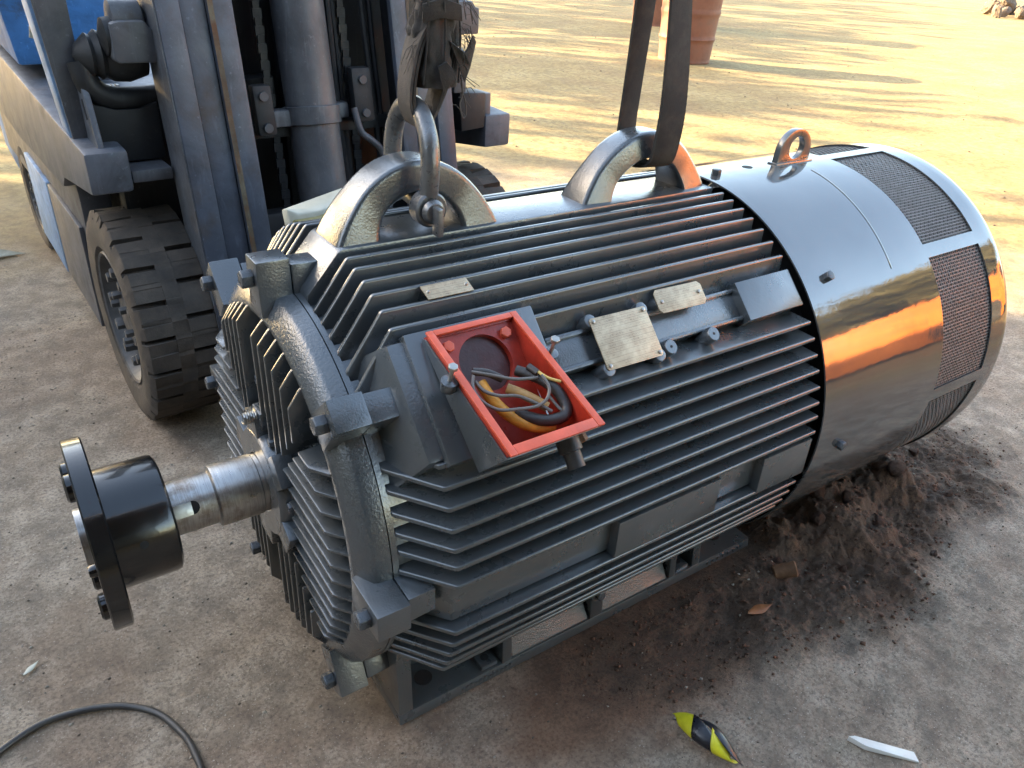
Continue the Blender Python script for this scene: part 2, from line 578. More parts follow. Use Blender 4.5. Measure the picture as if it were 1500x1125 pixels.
def ground_material():
    k = NT('yard_ground')
    at = k.t.nodes.new('ShaderNodeAttribute')
    at.attribute_name = 'patch'
    sp = k.t.nodes.new('ShaderNodeSeparateColor')
    k.link(at.outputs['Color'], sp.inputs[0])
    soil, rusty, sand = sp.outputs[0], sp.outputs[1], sp.outputs[2]
    fine = k.noise(110, 10, .78)
    mid = k.noise(11, 8, .66)
    big = k.noise(2.1, 6, .6)
    conc = k.ramp(mid, [(.30, (.200, .155, .114)), (.52, (.34, .272, .202)), (.75, (.485, .40, .31))])
    conc = k.mix(k.ramp(fine, [(.38, .75), (.54, 0.0)]), conc, (.085, .068, .054))
    conc = k.mix(k.ramp(k.noise(5.5, 9, .72), [(.36, .5), (.54, 0.0)]), conc, (.140, .112, .088))
    conc = k.mix(k.ramp(k.noise(210, 3, .6), [(.64, 0.0), (.69, .8)]), conc, (.56, .50, .42))
    conc = k.mix(k.ramp(big, [(.48, 0.0), (.72, .5)]), conc, (.160, .112, .076))
    dirt = k.ramp(mid, [(.3, (.036, .023, .015)), (.55, (.092, .054, .033)), (.8, (.185, .100, .055))])
    dirt = k.mix(k.ramp(fine, [(.40, .7), (.55, 0.0)]), dirt, (.026, .018, .013))
    dirt = k.mix(k.ramp(k.noise(170, 5, .7), [(.60, 0.0), (.70, .5)]), dirt, (.24, .17, .12))
    red = k.ramp(fine, [(.35, (.105, .050, .026)), (.7, (.235, .120, .066))])
    yard = k.ramp(k.noise(1.4, 8, .65), [(.3, (.225, .150, .060)), (.55, (.325, .236, .102)), (.78, (.40, .305, .150))])
    yard = k.mix(k.ramp(k.noise(16, 9, .75), [(.40, .7), (.58, 0.0)]), yard, (.135, .085, .038))
    yard = k.mix(k.ramp(k.noise(48, 6, .7), [(.58, 0.0), (.72, .5)]), yard, (.44, .36, .22))
    c = k.mix(sand, conc, yard)
    c = k.mix(rusty, c, red)
    c = k.mix(soil, c, dirt)
    k.set('Base Color', c)
    k.set('Roughness', k.ramp(mid, [(.3, .78), (.7, .96)]))
    k.set('Specular IOR Level', .3)
    p = k.bump(fine, .8, .007)
    p = k.bump(k.noise(320, 4, .7), .6, .0022, p)
    k.bump(mid, .35, .015, p)
    return k.m


M['ground'] = ground_material()


def axis_coords(segs):
    out = []
    for a, b, n in segs:
        out += list(np.linspace(a, b, n, endpoint=False))
    return np.array(out + [segs[-1][1]])


def build_ground():
    gx = axis_coords([(-220, -30, 14), (-30, -6, 24), (-6, -1.4, 46), (-1.4, .55, 110), (.55, .95, 45), (.95, 2.35, 250), (2.35, 2.7, 24), (2.7, 6, 80), (6, 14, 80), (14, 40, 60), (40, 260, 16)])
    gy = axis_coords([(-220, -20, 14), (-20, -4, 24), (-4, -1.25, 40), (-1.25, -.80, 48), (-.80, .02, 165), (.02, .15, 14), (.15, 2.2, 80), (2.2, 9, 85), (9, 22, 60), (22, 50, 20), (50, 260, 14)])
    X, Y = np.meshgrid(gx, gy, indexing='ij')
    Z = ground_h(X, Y)
    nx, ny = len(gx), len(gy)
    co = np.stack([X, Y, Z], -1).reshape(-1, 3).astype(np.float32)
    idx = np.arange(nx * ny).reshape(nx, ny)
    quads = np.stack([idx[:-1, :-1], idx[1:, :-1], idx[1:, 1:], idx[:-1, 1:]], -1).reshape(-1, 4).astype(np.int32)
    me = bpy.data.meshes.new('ground')
    me.vertices.add(len(co))
    me.vertices.foreach_set('co', co.ravel())
    me.loops.add(quads.size)
    me.loops.foreach_set('vertex_index', quads.ravel())
    me.polygons.add(len(quads))
    me.polygons.foreach_set('loop_start', np.arange(0, quads.size, 4, dtype=np.int32))
    me.polygons.foreach_set('loop_total', np.full(len(quads), 4, dtype=np.int32))
    me.update(calc_edges=True)
    me.validate()
    # material patches: r dark soil, g red-brown rust-stained earth, b sandy yard
    s = soil_mask(X, Y)
    w = (fbm(X, Y, 3.1, 5, .6, 60) - .5) * .8
    red = np.clip(1 - sstep(.45, 1.1, np.sqrt(((X - .55) / .55) ** 2 + ((Y + .47) / .20) ** 2) + w), 0, 1) * .8
    red = np.maximum(red, .8 * s * sstep(.5, .62, fbm(X, Y, 5.0, 4, .6, 66)) * sstep(1.1, 1.4, X))
    red = np.maximum(red, .22 * sstep(.54, .68, fbm(X, Y, 1.7, 5, .6, 71)))
    d = np.sqrt(((X - .4) / 2.7) ** 2 + ((Y - .3) / 2.4) ** 2) + (fbm(X, Y, .9, 5, .6, 80) - .5) * .9
    sand = np.clip(sstep(.95, 1.7, d), 0, 1)
    colr = np.stack([s * .92, red, sand, np.ones_like(s)], -1).reshape(-1, 4).astype(np.float32)
    ca = me.color_attributes.new('patch', 'FLOAT_COLOR', 'POINT')
    ca.data.foreach_set('color', colr.ravel())
    me.shade_smooth()
    o = place('ground', me, 'ground')
    o['kind'] = 'structure'
    return o


build_ground()


def gz(x, y):
    return float(ground_h(np.array([x * 1.0]), np.array([y * 1.0]))[0])


# ------------------------------------------------------------------ workshop that shades the yard, trees
def workshop():
    A = Vector((-4.9, 9.35, 0))
    e = Vector((-.74, -.67, 0)).normalized()
    b = Vector((-.67, .74, 0)).normalized()
    t = thing('workshop_building', 'plastered workshop outside the frame whose shadow covers the motor', 'building', A)
    L, D, Hh = 19.0, 7.0, 6.4
    P = lambda u, w, z: e * u + b * w + Vector((0, 0, z))
    MB().prism([P(0, 0, -.3), P(L, 0, -.3), P(L, D, -.3), P(0, D, -.3)], [P(0, 0, Hh), P(L, 0, Hh), P(L, D, Hh), P(0, D, Hh)]).build('wall', 'brick', t)
    MB().prism([P(-.25, -.35, Hh), P(L + .25, -.35, Hh), P(L + .25, D + .3, Hh), P(-.25, D + .3, Hh)],
               [P(-.25, -.35, Hh + .18), P(L + .25, -.35, Hh + .18), P(L + .25, D + .3, Hh + .18), P(-.25, D + .3, Hh + .18)]).build('roof', 'roof', t)
    for u in (4.0, 13.0):
        MB().prism([P(u, -.06, -.1), P(u + 3.4, -.06, -.1), P(u + 3.4, 0, -.1), P(u, 0, -.1)],
                   [P(u, -.06, 4.0), P(u + 3.4, -.06, 4.0), P(u + 3.4, 0, 4.0), P(u, 0, 4.0)]).build('door', 'door', t)
    for u in (1.2, 8.6, 10.6):
        MB().prism([P(u, -.03, 2.2), P(u + 1.4, -.03, 2.2), P(u + 1.4, 0, 2.2), P(u, 0, 2.2)],
                   [P(u, -.03, 3.4), P(u + 1.4, -.03, 3.4), P(u + 1.4, 0, 3.4), P(u, 0, 3.4)]).build('window', 'glass', t)


workshop()


def tree(x, y, hgt, spread, leaves, label, seed, leaf=.16, depth0=2):
    rs = random.Random(seed)
    t = thing('yard_tree', label, 'tree', (x, y, gz(x, y) - .05), 0, 'trees round the yard')
    mb = MB()
    tops = []
    trunk_h = hgt * .38
    path = [Vector((0, 0, 0)), Vector((rs.uniform(-.1, .1), rs.uniform(-.1, .1), trunk_h * .5)), Vector((rs.uniform(-.2, .2), rs.uniform(-.2, .2), trunk_h))]
    mb.tube(smooth_path(path, 3), [.17 + .10 * (1 - i / 6) for i in range(7)], 8)

    def limb(p, d, ln, r, depth):
        mid = p + d * ln * .5 + Vector((rs.uniform(-.15, .15), rs.uniform(-.15, .15), rs.uniform(0, .15))) * ln
        q = mid + (d + Vector((rs.uniform(-.3, .3), rs.uniform(-.3, .3), rs.uniform(-.05, .3)))).normalized() * ln * .5
        mb.tube([p, mid, q], [r, r * .75, r * .5], 5)
        tops.append(q)
        tops.append(mid)
        if depth:
            for _ in range(3):
                dd = (d + Vector((rs.uniform(-1, 1), rs.uniform(-1, 1), rs.uniform(-.2, .7))) * .8).normalized()
                limb(q, dd, ln * .68, r * .5, depth - 1)
    for i in range(5):
        a = 2 * PI * i / 5 + rs.uniform(-.4, .4)
        limb(path[-1] - Vector((0, 0, rs.uniform(0, .5))), Vector((math.cos(a) * .8, math.sin(a) * .8, rs.uniform(.5, 1.1))).normalized(), spread * .48, .09, depth0)
    mb.build('trunk', 'bark', t)
    vs_, fs_ = [], []
    for _ in range(leaves):
        c = rs.choice(tops) + Vector((rs.gauss(0, .34), rs.gauss(0, .34), rs.gauss(0, .28)))
        u = Vector((rs.gauss(0, 1), rs.gauss(0, 1), rs.gauss(0, 1))).normalized()
        w = u.orthogonal().normalized()
        s_ = leaf * rs.uniform(.6, 1.3)
        o_ = len(vs_)
        vs_ += [c - u * s_, c + w * s_ * .45, c + u * s_, c - w * s_ * .45]
        fs_.append((o_, o_ + 1, o_ + 2, o_ + 3))
    me = bpy.data.meshes.new('crown')
    me.from_pydata([tuple(p) for p in vs_], [], fs_)
    place('crown', me, 'leaf_green', t)


for i_, (tx, ty, th_, lb) in enumerate([(-8.2, 17.8, 6.5, 'small twiggy tree next to the workshop corner'), (-3.2, 20.5, 7.0, 'bare-branched tree second from the workshop'), (2.5, 25.5, 7.5, 'twiggy tree standing opposite the drums'), (-6.0, 20.5, 8.0, 'tall thin-leaved tree casting streaky shade beyond the forklift'),
                                      (-1.0, 24.0, 8.5, 'far spreading tree whose twig shadows cross the sandy yard'),
                                      (6.0, 28.0, 8.5, 'tall tree shading the ground past the drums'),
                                      (10.5, 31.0, 8.5, 'rearmost tree shading the far sandy ground')]):
    tree(tx, ty, th_, 4.4, 620, lb, 3 + 2 * i_, .26, 2)
tree(13.5, -7.6, 6.0, 3.6, 4500, 'leafy tree reflected in the fan cover behind the orange truck', 14, .2)
tree(12.0, -11.5, 6.5, 4.0, 4500, 'leafy tree far behind the viewer on the right', 17, .2)
tree(19.0, -8.5, 7.0, 4.5, 4500, 'broad leafy tree farthest to the right', 23, .22)

# ------------------------------------------------------------------ electric motor
H = .53
S = math.sqrt(.5)
motor = thing('electric_motor', 'large dark grey finned electric motor with open red terminal box', 'motor')
AX = (0, 0, H)                     # parts are modelled round the shaft axis


def part(mb, name, mat, bevel=0.0, parent=None, **kw):
    return mb.build(name, mat, parent or motor, bevel, loc=None if parent else AX, **kw)


def polar(x, r, a):                # a: degrees above the horizontal on the viewer's side
    return (x, -r * math.cos(R(a)), r * math.sin(R(a)))


# --- frame barrel
barrel = part(MB().lathe([(0.001, .30), (0.001, .4125), (.012, .4125), (.014, .404), (1.0, .404), (1.03, .41), (1.045, .41), (1.045, .30)], 128), 'frame_barrel', 'paint_cast', .0)
RT, RR = .500, .398


def body_fin(c, mode, side=1, x0=.010, x1=1.034, tip=RT, sub='paint'):
    """mode v: upright plate at y=-c*side ; mode h: level plate at z=c on side"""
    zt = math.sqrt(tip ** 2 - c * c)
    zr = math.sqrt(max(RR ** 2 - c * c, .01))
    z0 = math.sqrt(max(.415 ** 2 - c * c, .012))
    prof = [(x0, zr - .015), (x0, z0), (.076, zt - .002), (.081, zt), (x1, zt), (x1, zr - .015)]
    if x0 > .05:
        prof = [(x0, zr - .015), (x0, zt), (x1, zt), (x1, zr - .015)]
    mb = MB()
    wob = random.uniform(-.0012, .0012)
    def side_pts(sg):
        out = []
        for x, z in prof:
            t = .0066 if z < zr else .0050
            q = c + sg * t + wob
            out.append((x, -q * side, z) if mode == 'v' else (x, -z * side, q))
        return out
    mb.prism(side_pts(-1), side_pts(1))
    return part(mb, 'cooling_fin', sub, .0036, seg=3)


TOPF = [.097 + .0332 * i for i in range(7)]
for i, c in enumerate(TOPF):
    body_fin(c, 'v', 1, x0=.010 if i < 6 else .33)
for i, c in enumerate(TOPF):
    body_fin(-c, 'v', 1)
NEARZ = [.283, .25, .217, .183, .147, .113, .079]
for c in NEARZ:
    body_fin(c, 'h', 1, x0=.36 if c > .27 else (.012 if c < .24 else .03))
    body_fin(c, 'h', -1)
LOWZ = [-.074, -.112, -.147, -.180, -.211]
for c in LOWZ:
    body_fin(c, 'h', 1)
    body_fin(c, 'h', -1)
# crest fin at the top edge of the smooth side band
body_fin(.040, 'h', 1)
for sd in (1, -1):
    # smooth side band with raised pads
    y = lambda r: -r * sd
    def band(x0, x1, r0, z0, z1, nm, sl=0.0):
        part(MB().hexa([(x0, y(.39), z0), (x0 + sl, y(r0), z0 + .004), (x0 + sl, y(r0), z1 - .004), (x0, y(.39), z1)],
                       [(x1, y(.39), z0), (x1, y(r0), z0 + .004), (x1, y(r0), z1 - .004), (x1, y(.39), z1)]), nm, 'paint', .004)
    band(.018, 1.03, .474, -.066, .030, 'side_band', .062)
    band(.442, .729, .4965, -.072, .026, 'side_pad')
    band(.866, 1.0335, .4965, -.078, .026, 'side_pad')
# top ridge
prof = [(.012, .38), (.012, .418), (.074, .489), (.084, .494), (1.034, .494), (1.034, .38)]
part(MB().prism([(x, -.066, z) for x, z in prof], [(x, .066, z) for x, z in prof]), 'top_ridge', 'paint_cast', .006)
# nameplate rail at 45 degrees, with the mount of the terminal box in front


def P45(x, v, d, sgn=1):
    return (x, -S * (d + v) * sgn, S * (d - v))


def block45(x0, x1, v0, v1, d0, d1, inset=.006, fx=0.0):
    b = [P45(x0, v0, d0), P45(x1, v0, d0), P45(x1, v1, d0), P45(x0, v1, d0)]
    t = [P45(x0 + fx, v0 + inset, d1), P45(x1, v0 + inset, d1), P45(x1, v1 - inset, d1), P45(x0 + fx, v1 - inset, d1)]
    return MB().prism(b, t)


part(block45(.33, .90, -.040, .044, .39, .472, .010), 'plate_rail', 'paint_cast', .010)
part(block45(.36, .86, -.036, -.022, .46, .480, .002), 'rail_rib', 'paint_cast', .005)
part(block45(.36, .86, .026, .040, .44, .480, .002), 'rail_rib', 'paint_cast', .005)
part(block45(.858, 1.034, -.044, .050, .39, .494, .003), 'rail_end_pad', 'paint', .003)
part(block45(.008, .335, -.110, .140, .34, .488, .02, .052), 'terminal_mount', 'paint_cast', .012)

# --- nameplates, tag, bosses
def plate45(name, cx, cv, d, w, h_, rot, th=.0025, corner=.008, label=None):
    ca, sa = math.cos(rot), math.sin(rot)
    pts = []
    for sx, sv in ((-1, -1), (1, -1), (1, 1), (-1, 1)):
        qx, qv = sx * w / 2, sv * h_ / 2
        seq = [(qx - sx * corner, qv), (qx, qv - sv * corner)]
        if sx * sv > 0:
            seq = seq[::-1]
        pts += seq
    f = lambda q, dd: P45(cx + q[0] * ca - q[1] * sa, cv + q[0] * sa + q[1] * ca, dd)
    o = part(MB().prism([f(q, d) for q in pts], [f(q, d + th) for q in pts]), name, 'brass', .0006)
    if label:
        o['label'] = label
    return o, (lambda qx, qv, dd: P45(cx + qx * ca - qv * sa, cv + qx * sa + qv * ca, dd))


np1, f1 = plate45('nameplate', .524, .010, .497, .140, .104, .012, corner=.004, label='large worn brass-coloured nameplate with etched rows')
for sx, sv in ((-1, -1), (1, -1), (1, 1), (-1, 1)):
    part(MB().tube([f1(sx * .062, sv * .045, .4995), f1(sx * .062, sv * .045, .5025), f1(sx * .062, sv * .045, .5035)], [.0042, .0036, .001], 10), 'rivet', 'zinc', parent=np1)
    c0 = f1(sx * .064, sv * .049, .44)
    c1 = f1(sx * .064, sv * .049, .4965)
    part(MB().tube([c0, c1], [.017, .0135], 18), 'plate_boss', 'paint_cast', .003)
np2, f2 = plate45('nameplate', .692, -.040, .497, .130, .050, .02, corner=.008, label='smaller brass-coloured nameplate')
for sx in (-1, 1):
    part(MB().tube([f2(sx * .052, sx * -.002, .4995), f2(sx * .052, sx * -.002, .5025), f2(sx * .052, sx * -.002, .5035)], [.0042, .0036, .001], 10), 'rivet', 'zinc', parent=np2)
    part(MB().tube([f2(sx * .054, 0, .44), f2(sx * .054, 0, .4965)], [.017, .0135], 18), 'plate_boss', 'paint_cast', .003)
for bx in (.622, .742):
    bo = part(MB().tube([P45(bx, .051, .42), P45(bx, .051, .492), P45(bx, .051, .4955)], [.0185, .0165, .014], 22), 'plate_boss', 'paint_cast')
    part(MB().cyl(P45(bx, .051, .4950), P45(bx, .051, .4960), .003, 8), 'boss_hole', 'dark', parent=bo)
for bx in (.455, .50, .60):
    part(MB().tube([P45(bx, .066, .40), P45(bx, .066, .452)], [.012, .008], 12), 'casting_nub', 'paint_cast', .003)
# small tag riveted across the fin tips
ta = [polar(.164, .502, 66), polar(.256, .502, 66), polar(.258, .502, 62.4), polar(.166, .502, 62.4)]
tn = Vector((0, -math.cos(R(64.2)), math.sin(R(64.2))))
tg = part(MB().prism([Vector(p) for p in ta], [Vector(p) + tn * .003 for p in ta]), 'rating_tag', 'brass', .001)
for p_, q_ in ((ta[0], ta[3]), (ta[1], ta[2])):
    m_ = (Vector(p_) + Vector(q_)) / 2
    m_ += Vector((.008 if p_ is ta[0] else -.008, 0, 0))
    part(MB().tube([m_ + tn * .003, m_ + tn * .006], [.004, .002], 10), 'rivet', 'zinc', parent=tg)

# --- end shield
shield = part(MB().lathe([(-.0012, .25), (-.0012, .4125), (-.026, .4105), (-.034, .4070), (-.0555, .374), (-.0580, .366), (-.055, .356), (-.038, .350), (-.026, .340), (-.024, .30), (-.030, .16), (-.044, .05)], 128), 'end_shield', 'paint_shield')
sh = lambda mb, name, mat, bevel=0.0: part(mb, name, mat, bevel, parent=shield)


def shield_fin(c, mode, sgn):
    rb = math.sqrt(.337 ** 2 - c * c)
    ro = math.sqrt(.368 ** 2 - c * c)
    ri = max(abs(c) + .012, math.sqrt(max(.135 ** 2 - c * c, 0)))
    prof = [(-.020, ri), (-.082, ri + .004), (-.083, rb), (-.0605, ro - .004), (-.050, ro + .004), (-.020, ro)]
    mb = MB()
    def pts(s_):
        out = []
        for x, r_ in prof:
            q = c + s_ * (.0045 if x > -.05 else .0033)
            out.append((x, q, r_ * sgn) if mode == 'v' else (x, -r_ * sgn, q))
        return out
    mb.prism(pts(-1), pts(1))
    sh(mb, 'shield_fin', 'paint', .0021)


for c in [-.191, -.156, -.119, -.084, -.050, -.015, .073, .103, .133, .163, .193]:
    shield_fin(c, 'v', 1)
    shield_fin(c, 'v', -1)
for c in [.202, .168, .135, .101, .068, .035, .0, -.035, -.070, -.105, -.140, -.175, -.208]:
    shield_fin(c, 'h', 1)
    shield_fin(c, 'h', -1)
# bearing cap with square bosses
sh(MB().lathe([(-.036, .150), (-.066, .148), (-.070, .142), (-.072, .120), (-.090, .118), (-.096, .112), (-.097, .064), (-.090, .062)], 72), 'bearing_cap', 'paint_cast')
for a in (100, 40, -30, -95, 160, 215):
    ax = Vector((0, -math.cos(R(a)), math.sin(R(a))))
    ta_ = Vector((0, -math.sin(R(a)), -math.cos(R(a))))
    sh(MB().obox(Vector((-.076, 0, 0)) + ax * .124, (1, 0, 0), ta_, ax, .019, .034, .030), 'cap_boss', 'paint_cast', .004)
for a in (68, 8, -62, 128, 188, 248):
    c_ = Vector(polar(-.0716, .131, a))
    sh(MB().hexhead(c_, (-1, 0, 0), .0105, .013), 'cap_bolt', 'bolt')
# grease nipple with its bright spring
gp = Vector(polar(-.070, .150, 92))
sh(MB().obox(gp + Vector((.006, 0, 0)), (1, 0, 0), (0, 1, 0), (0, 0, 1), .022, .024, .020), 'nipple_seat', 'paint_cast', .004)
spr = []
for i in range(50):
    a = i * .75
    spr.append(gp + Vector((-.016 - .026 * i / 49, .010 * math.cos(a), .004 + .010 * math.sin(a))))
sh(MB().tube(spr, .0026, 6), 'grease_nipple', 'zinc')
for (yy, zz) in ((.055, .205), (-.30, .005)):
    sh(MB().hexhead((-.0505, yy, zz), (-1, 0, 0), .010, .016), 'cap_bolt', 'bolt')
# joint lugs with bolts
for a in (135, 90, 45, 0, -58, -122, 180):
    ax = Vector((0, -math.cos(R(a)), math.sin(R(a))))
    tv = Vector((0, -math.sin(R(a)), -math.cos(R(a))))
    ro = .479
    hw = .0285
    l1 = sh(MB().prism([Vector((-.0625, 0, 0)) + ax * r_ + tv * w_ for r_, w_ in ((.375, -.034), (.405, -hw - .002), (ro, -hw), (ro, hw), (.405, hw + .002), (.375, .034))],
                       [Vector((-.0008, 0, 0)) + ax * r_ + tv * w_ for r_, w_ in ((.375, -.038), (.405, -hw - .002), (ro, -hw), (ro, hw), (.405, hw + .002), (.375, .038))]), 'joint_lug', 'paint_cast', .0035)
    part(MB().prism([Vector((.0006, 0, 0)) + ax * r_ + tv * w_ for r_, w_ in ((.385, -.033), (.466, -.0265), (.466, .0265), (.385, .033))],
                    [Vector((.080 if a == 45 else .054, 0, 0)) + ax * r_ + tv * w_ for r_, w_ in ((.385, -.033), (.464, -.0255), (.464, .0255), (.385, .033))]), 'frame_lug', 'paint_cast', .004)
    sh(MB().hexhead(Vector((-.0630, 0, 0)) + ax * .442, (-1, 0, 0), .0175, .021), 'flange_bolt', 'bolt', .0012)

# --- shaft, key, coupling
shaft = part(MB().lathe([(-.43, .0535), (-.194, .0535), (-.192, .0555), (-.190, .0618), (-.187, .0625), (-.108, .0625), (-.106, .0605), (-.097, .0605), (-.04, .0605)], 64), 'shaft', 'steel')
kv = Vector(polar(0, 1, 28))
kt = Vector((0, -math.sin(R(28)), -math.cos(R(28))))
part(MB().obox(Vector((-.272, 0, 0)) + kv * .0475, (1, 0, 0), kt, kv, .032, .0135, .0105), 'shaft_key', 'zinc', .001, parent=shaft)
part(MB().tube([Vector((-.2395, 0, 0)) + kv * .0530, Vector((-.2395, 0, 0)) + kv * .0541], .0135, 16), 'keyway_end', 'dark', parent=shaft)
coup = part(MB().lathe([(-.3845, .0545), (-.3845, .1150), (-.290, .1150), (-.282, .1130), (-.2775, .1060), (-.2775, .0545)], 96, closed=False), 'coupling_hub', 'black_gloss', .0)
fl = []
for rr_, x_ in ((.0545, -.3850), (.178, -.3850), (.1815, -.3880), (.1815, -.4165), (.179, -.4190), (.0545, -.4190)):
    fl.append((x_, rr_))
part(MB().lathe(fl, 96), 'coupling_flange', 'black_gloss', parent=coup)
for a, pr_ in ((72, .025), (14, .011), (-20, .024), (162, .024), (252, .024)):
    c_ = polar(-.4192, .150, a)
    part(MB().tube([c_, (c_[0] - .008, c_[1], c_[2]), (c_[0] - .012, c_[1], c_[2])], [pr_, pr_, pr_ * .8], 20), 'coupling_pin', 'black_gloss', parent=coup)
part(MB().tube([polar(-.338, .1146, 14), polar(-.338, .1153, 14)], .0075, 16), 'set_screw_hole', 'dark', parent=coup)
# --- lifting lugs
for (cx, ro, ri, hz, lab) in ((.252, .148, .090, .480, 'front lifting lug held by the shackle'), (.838, .170, .114, .462, 'rear lifting lug with the strap through it')):
    n_ = 26
    th = [PI * i / n_ for i in range(n_ + 1)]
    outer = [(cx - (ro + .03 * (1 - math.sin(t)) ** 2) * math.cos(t), hz + ro * math.sin(t)) for t in th]
    inner = [(cx - ri * math.cos(t), hz + ri * math.sin(t)) for t in th]
    outer = [(cx - ro - .035, hz - .03)] + outer + [(cx + ro + .035, hz - .03)]
    inner = [(cx - ri, hz - .03)] + inner + [(cx + ri, hz - .03)]
    vs_, fs_ = [], []
    for (xo, zo), (xi, zi) in zip(outer, inner):
        k_ = .043 + .016 * max(0, 1 - (zo - hz) / .10)
        tl_ = .002 if cx < .5 else .010
        vs_ += [(xo, -k_ + tl_, zo), (xo, k_ - tl_, zo), (xi, k_, zi), (xi, -k_, zi)]
    m_ = len(outer)
    for i in range(m_ - 1):
        for j in range(4):
            j2 = (j + 1) % 4
            fs_.append((i * 4 + j, i * 4 + j2, i * 4 + 4 + j2, i * 4 + 4 + j))
    fs_ += [(0, 1, 2, 3), tuple((m_ - 1) * 4 + j for j in (3, 2, 1, 0))]
    o = part(MB().add(vs_, fs_), 'lifting_lug', 'paint_cast', .010, seg=3)
    o['label'] = lab

# --- fan cover
RC = .503
cover_angles = sorted(set([round(-180 + 1.5 * i, 3) for i in range(240)] + [round(44.1 + 45 * k_ + d_, 3) for k_ in range(-5, 4) for d_ in (-2.1, 2.1) if -180 <= 44.1 + 45 * k_ + d_ < 180]))
xs = [1.050, 1.052, 1.10, 1.18, 1.26, 1.34, 1.42, 1.50, 1.535, 1.60, 1.66, 1.72, 1.778, 1.82, 1.850, 1.862, 1.870, 1.874]
rs_ = [RC] * 15 + [RC - .0015, RC - .005, RC - .010]
bm = bmesh.new()
na = len(cover_angles)
grid = [[bm.verts.new(polar(x, r_, a)) for a in cover_angles] for x, r_ in zip(xs, rs_)]
for i in range(len(xs) - 1):
    for j in range(na):
        a0 = cover_angles[j]
        a1 = cover_angles[(j + 1) % na] + (360 if j == na - 1 else 0)
        am = ((a0 + a1) / 2 - 44.1 + 22.5) % 45 - 22.5
        if xs[i] >= 1.534 and xs[i + 1] <= 1.779 and abs(am) > 2.1:
            continue
        bm.faces.new((grid[i][j], grid[i][(j + 1) % na], grid[i + 1][(j + 1) % na], grid[i + 1][j]))
bmesh.ops.recalc_face_normals(bm, faces=bm.faces[:])
bmesh.ops.solidify(bm, geom=bm.faces[:], thickness=.004)
bmesh.ops.recalc_face_normals(bm, faces=bm.faces[:])
me = bpy.data.meshes.new('fan_cover')
bm.to_mesh(me)
bm.free()
me.shade_smooth()
me.set_sharp_from_angle(angle=R(40))
cover = place('fan_cover', me, 'cover', motor, AX)
cv = lambda mb, name, mat, bevel=0.0, **kw: part(mb, name, mat, bevel, parent=cover, **kw)
cv(MB().lathe([(1.868, .10), (1.868, .492), (1.8715, .492), (1.8715, .10)], 96, closed=True), 'end_ring', 'cover')
cv(MB().lathe([(1.10, .02), (1.10, .43), (1.86, .43), (1.86, .02)], 64), 'interior_shade_drum', 'dark')  # added dark filler standing in for the shaded cover interior
# woven wire grille, one per opening
gm = MB()
for i in range(27):
    x = 1.537 + .240 * i / 26
    gm.tube([polar(x, .4955 + (.0009 if (i + j) % 2 else -.0009), -20.5 + 41 * j / 30) for j in range(31)], .0019, 4, cap=False)
for j in range(41):
    a = -20.5 + 41 * j / 40
    gm.tube([polar(x_, .4955 + q_ , a) for x_, q_ in ((1.533, .0004), (1.60, -.0004), (1.66, .0004), (1.72, -.0004), (1.782, .0004))], .0019, 4, cap=False)
gme = gm.mesh('wire_grille', smooth=False)
for k_ in range(8):
    g = place('wire_grille', gme, 'mesh', cover, None, True)
    g.rotation_euler = (-R(44.1 + 22.5 + 45 * k_), 0, 0)
for a, x in ((44.6, 1.133), (-3.3, 1.146), (89, 1.10), (135, 1.133), (180, 1.14), (-50, 1.14)):
    d_ = Vector(polar(0, 1, a))
    cv(MB().hexhead(Vector((x, 0, 0)) + d_ * (RC - .001), d_, .0125, .015), 'cover_bolt', 'bolt', .001)
cv(MB().tube([polar(1.235, RC - .0006, 91), polar(1.235, RC + .0006, 91)], .014, 20), 'drain_hole', 'dark')
# lifting eye on the cover
n_ = 22
pts = [(1.463, .498)] + [(1.396 + .064 * math.cos(t), .530 + .060 * math.sin(t)) for t in [PI * i / n_ for i in range(n_ + 1)]] + [(1.329, .498)]
inn = [(1.400 + .030 * math.cos(2 * PI * i / 24), .541 + .030 * math.sin(2 * PI * i / 24)) for i in range(24)]
vs_, fs_ = [], []
no = len(pts)
ring_o, ring_i = [], []
# ring of quads between the outline (resampled by angle) and the hole
m_ = 48
def outline_at(t):
    c_ = Vector((1.400, .541))
    d_ = Vector((math.cos(t), math.sin(t)))
    best = None
    for i in range(no):
        a_, b_ = Vector(pts[i]), Vector(pts[(i + 1) % no])
        e_ = b_ - a_
        den = d_.x * e_.y - d_.y * e_.x
        if abs(den) < 1e-9:
            continue
        w_ = a_ - c_
        u_ = (w_.x * e_.y - w_.y * e_.x) / den
        s__ = (w_.x * d_.y - w_.y * d_.x) / den
        if u_ > 0 and -1e-6 <= s__ <= 1 + 1e-6:
            best = u_ if best is None else max(best, u_)
    return c_ + d_ * best
for i in range(m_):
    t = 2 * PI * i / m_
    po = outline_at(t)
    pi_ = (1.400 + .029 * math.cos(t), .541 + .029 * math.sin(t))
    vs_ += [(po.x, -.009, po.y), (po.x, .009, po.y), (pi_[0], .009, pi_[1]), (pi_[0], -.009, pi_[1])]
for i in range(m_):
    i2 = (i + 1) % m_
    for j in range(4):
        j2 = (j + 1) % 4
        fs_.append((i * 4 + j, i * 4 + j2, i2 * 4 + j2, i2 * 4 + j))
cv(MB().add(vs_, fs_), 'lifting_eye', 'paint', .002)
cv(MB().obox((1.396, 0, .503), (1, 0, 0), (0, 1, 0), (0, 0, 1), .075, .016, .004), 'weld_bead', 'paint_cast', .003)
# seam of the rolled sheet
sm = MB()
sm.tube([polar(1.395 - .0006 * (79 - a), RC + .0002, a) for a in range(82, 40, -2)], .0016, 6)
cv(sm, 'seam', 'cover')

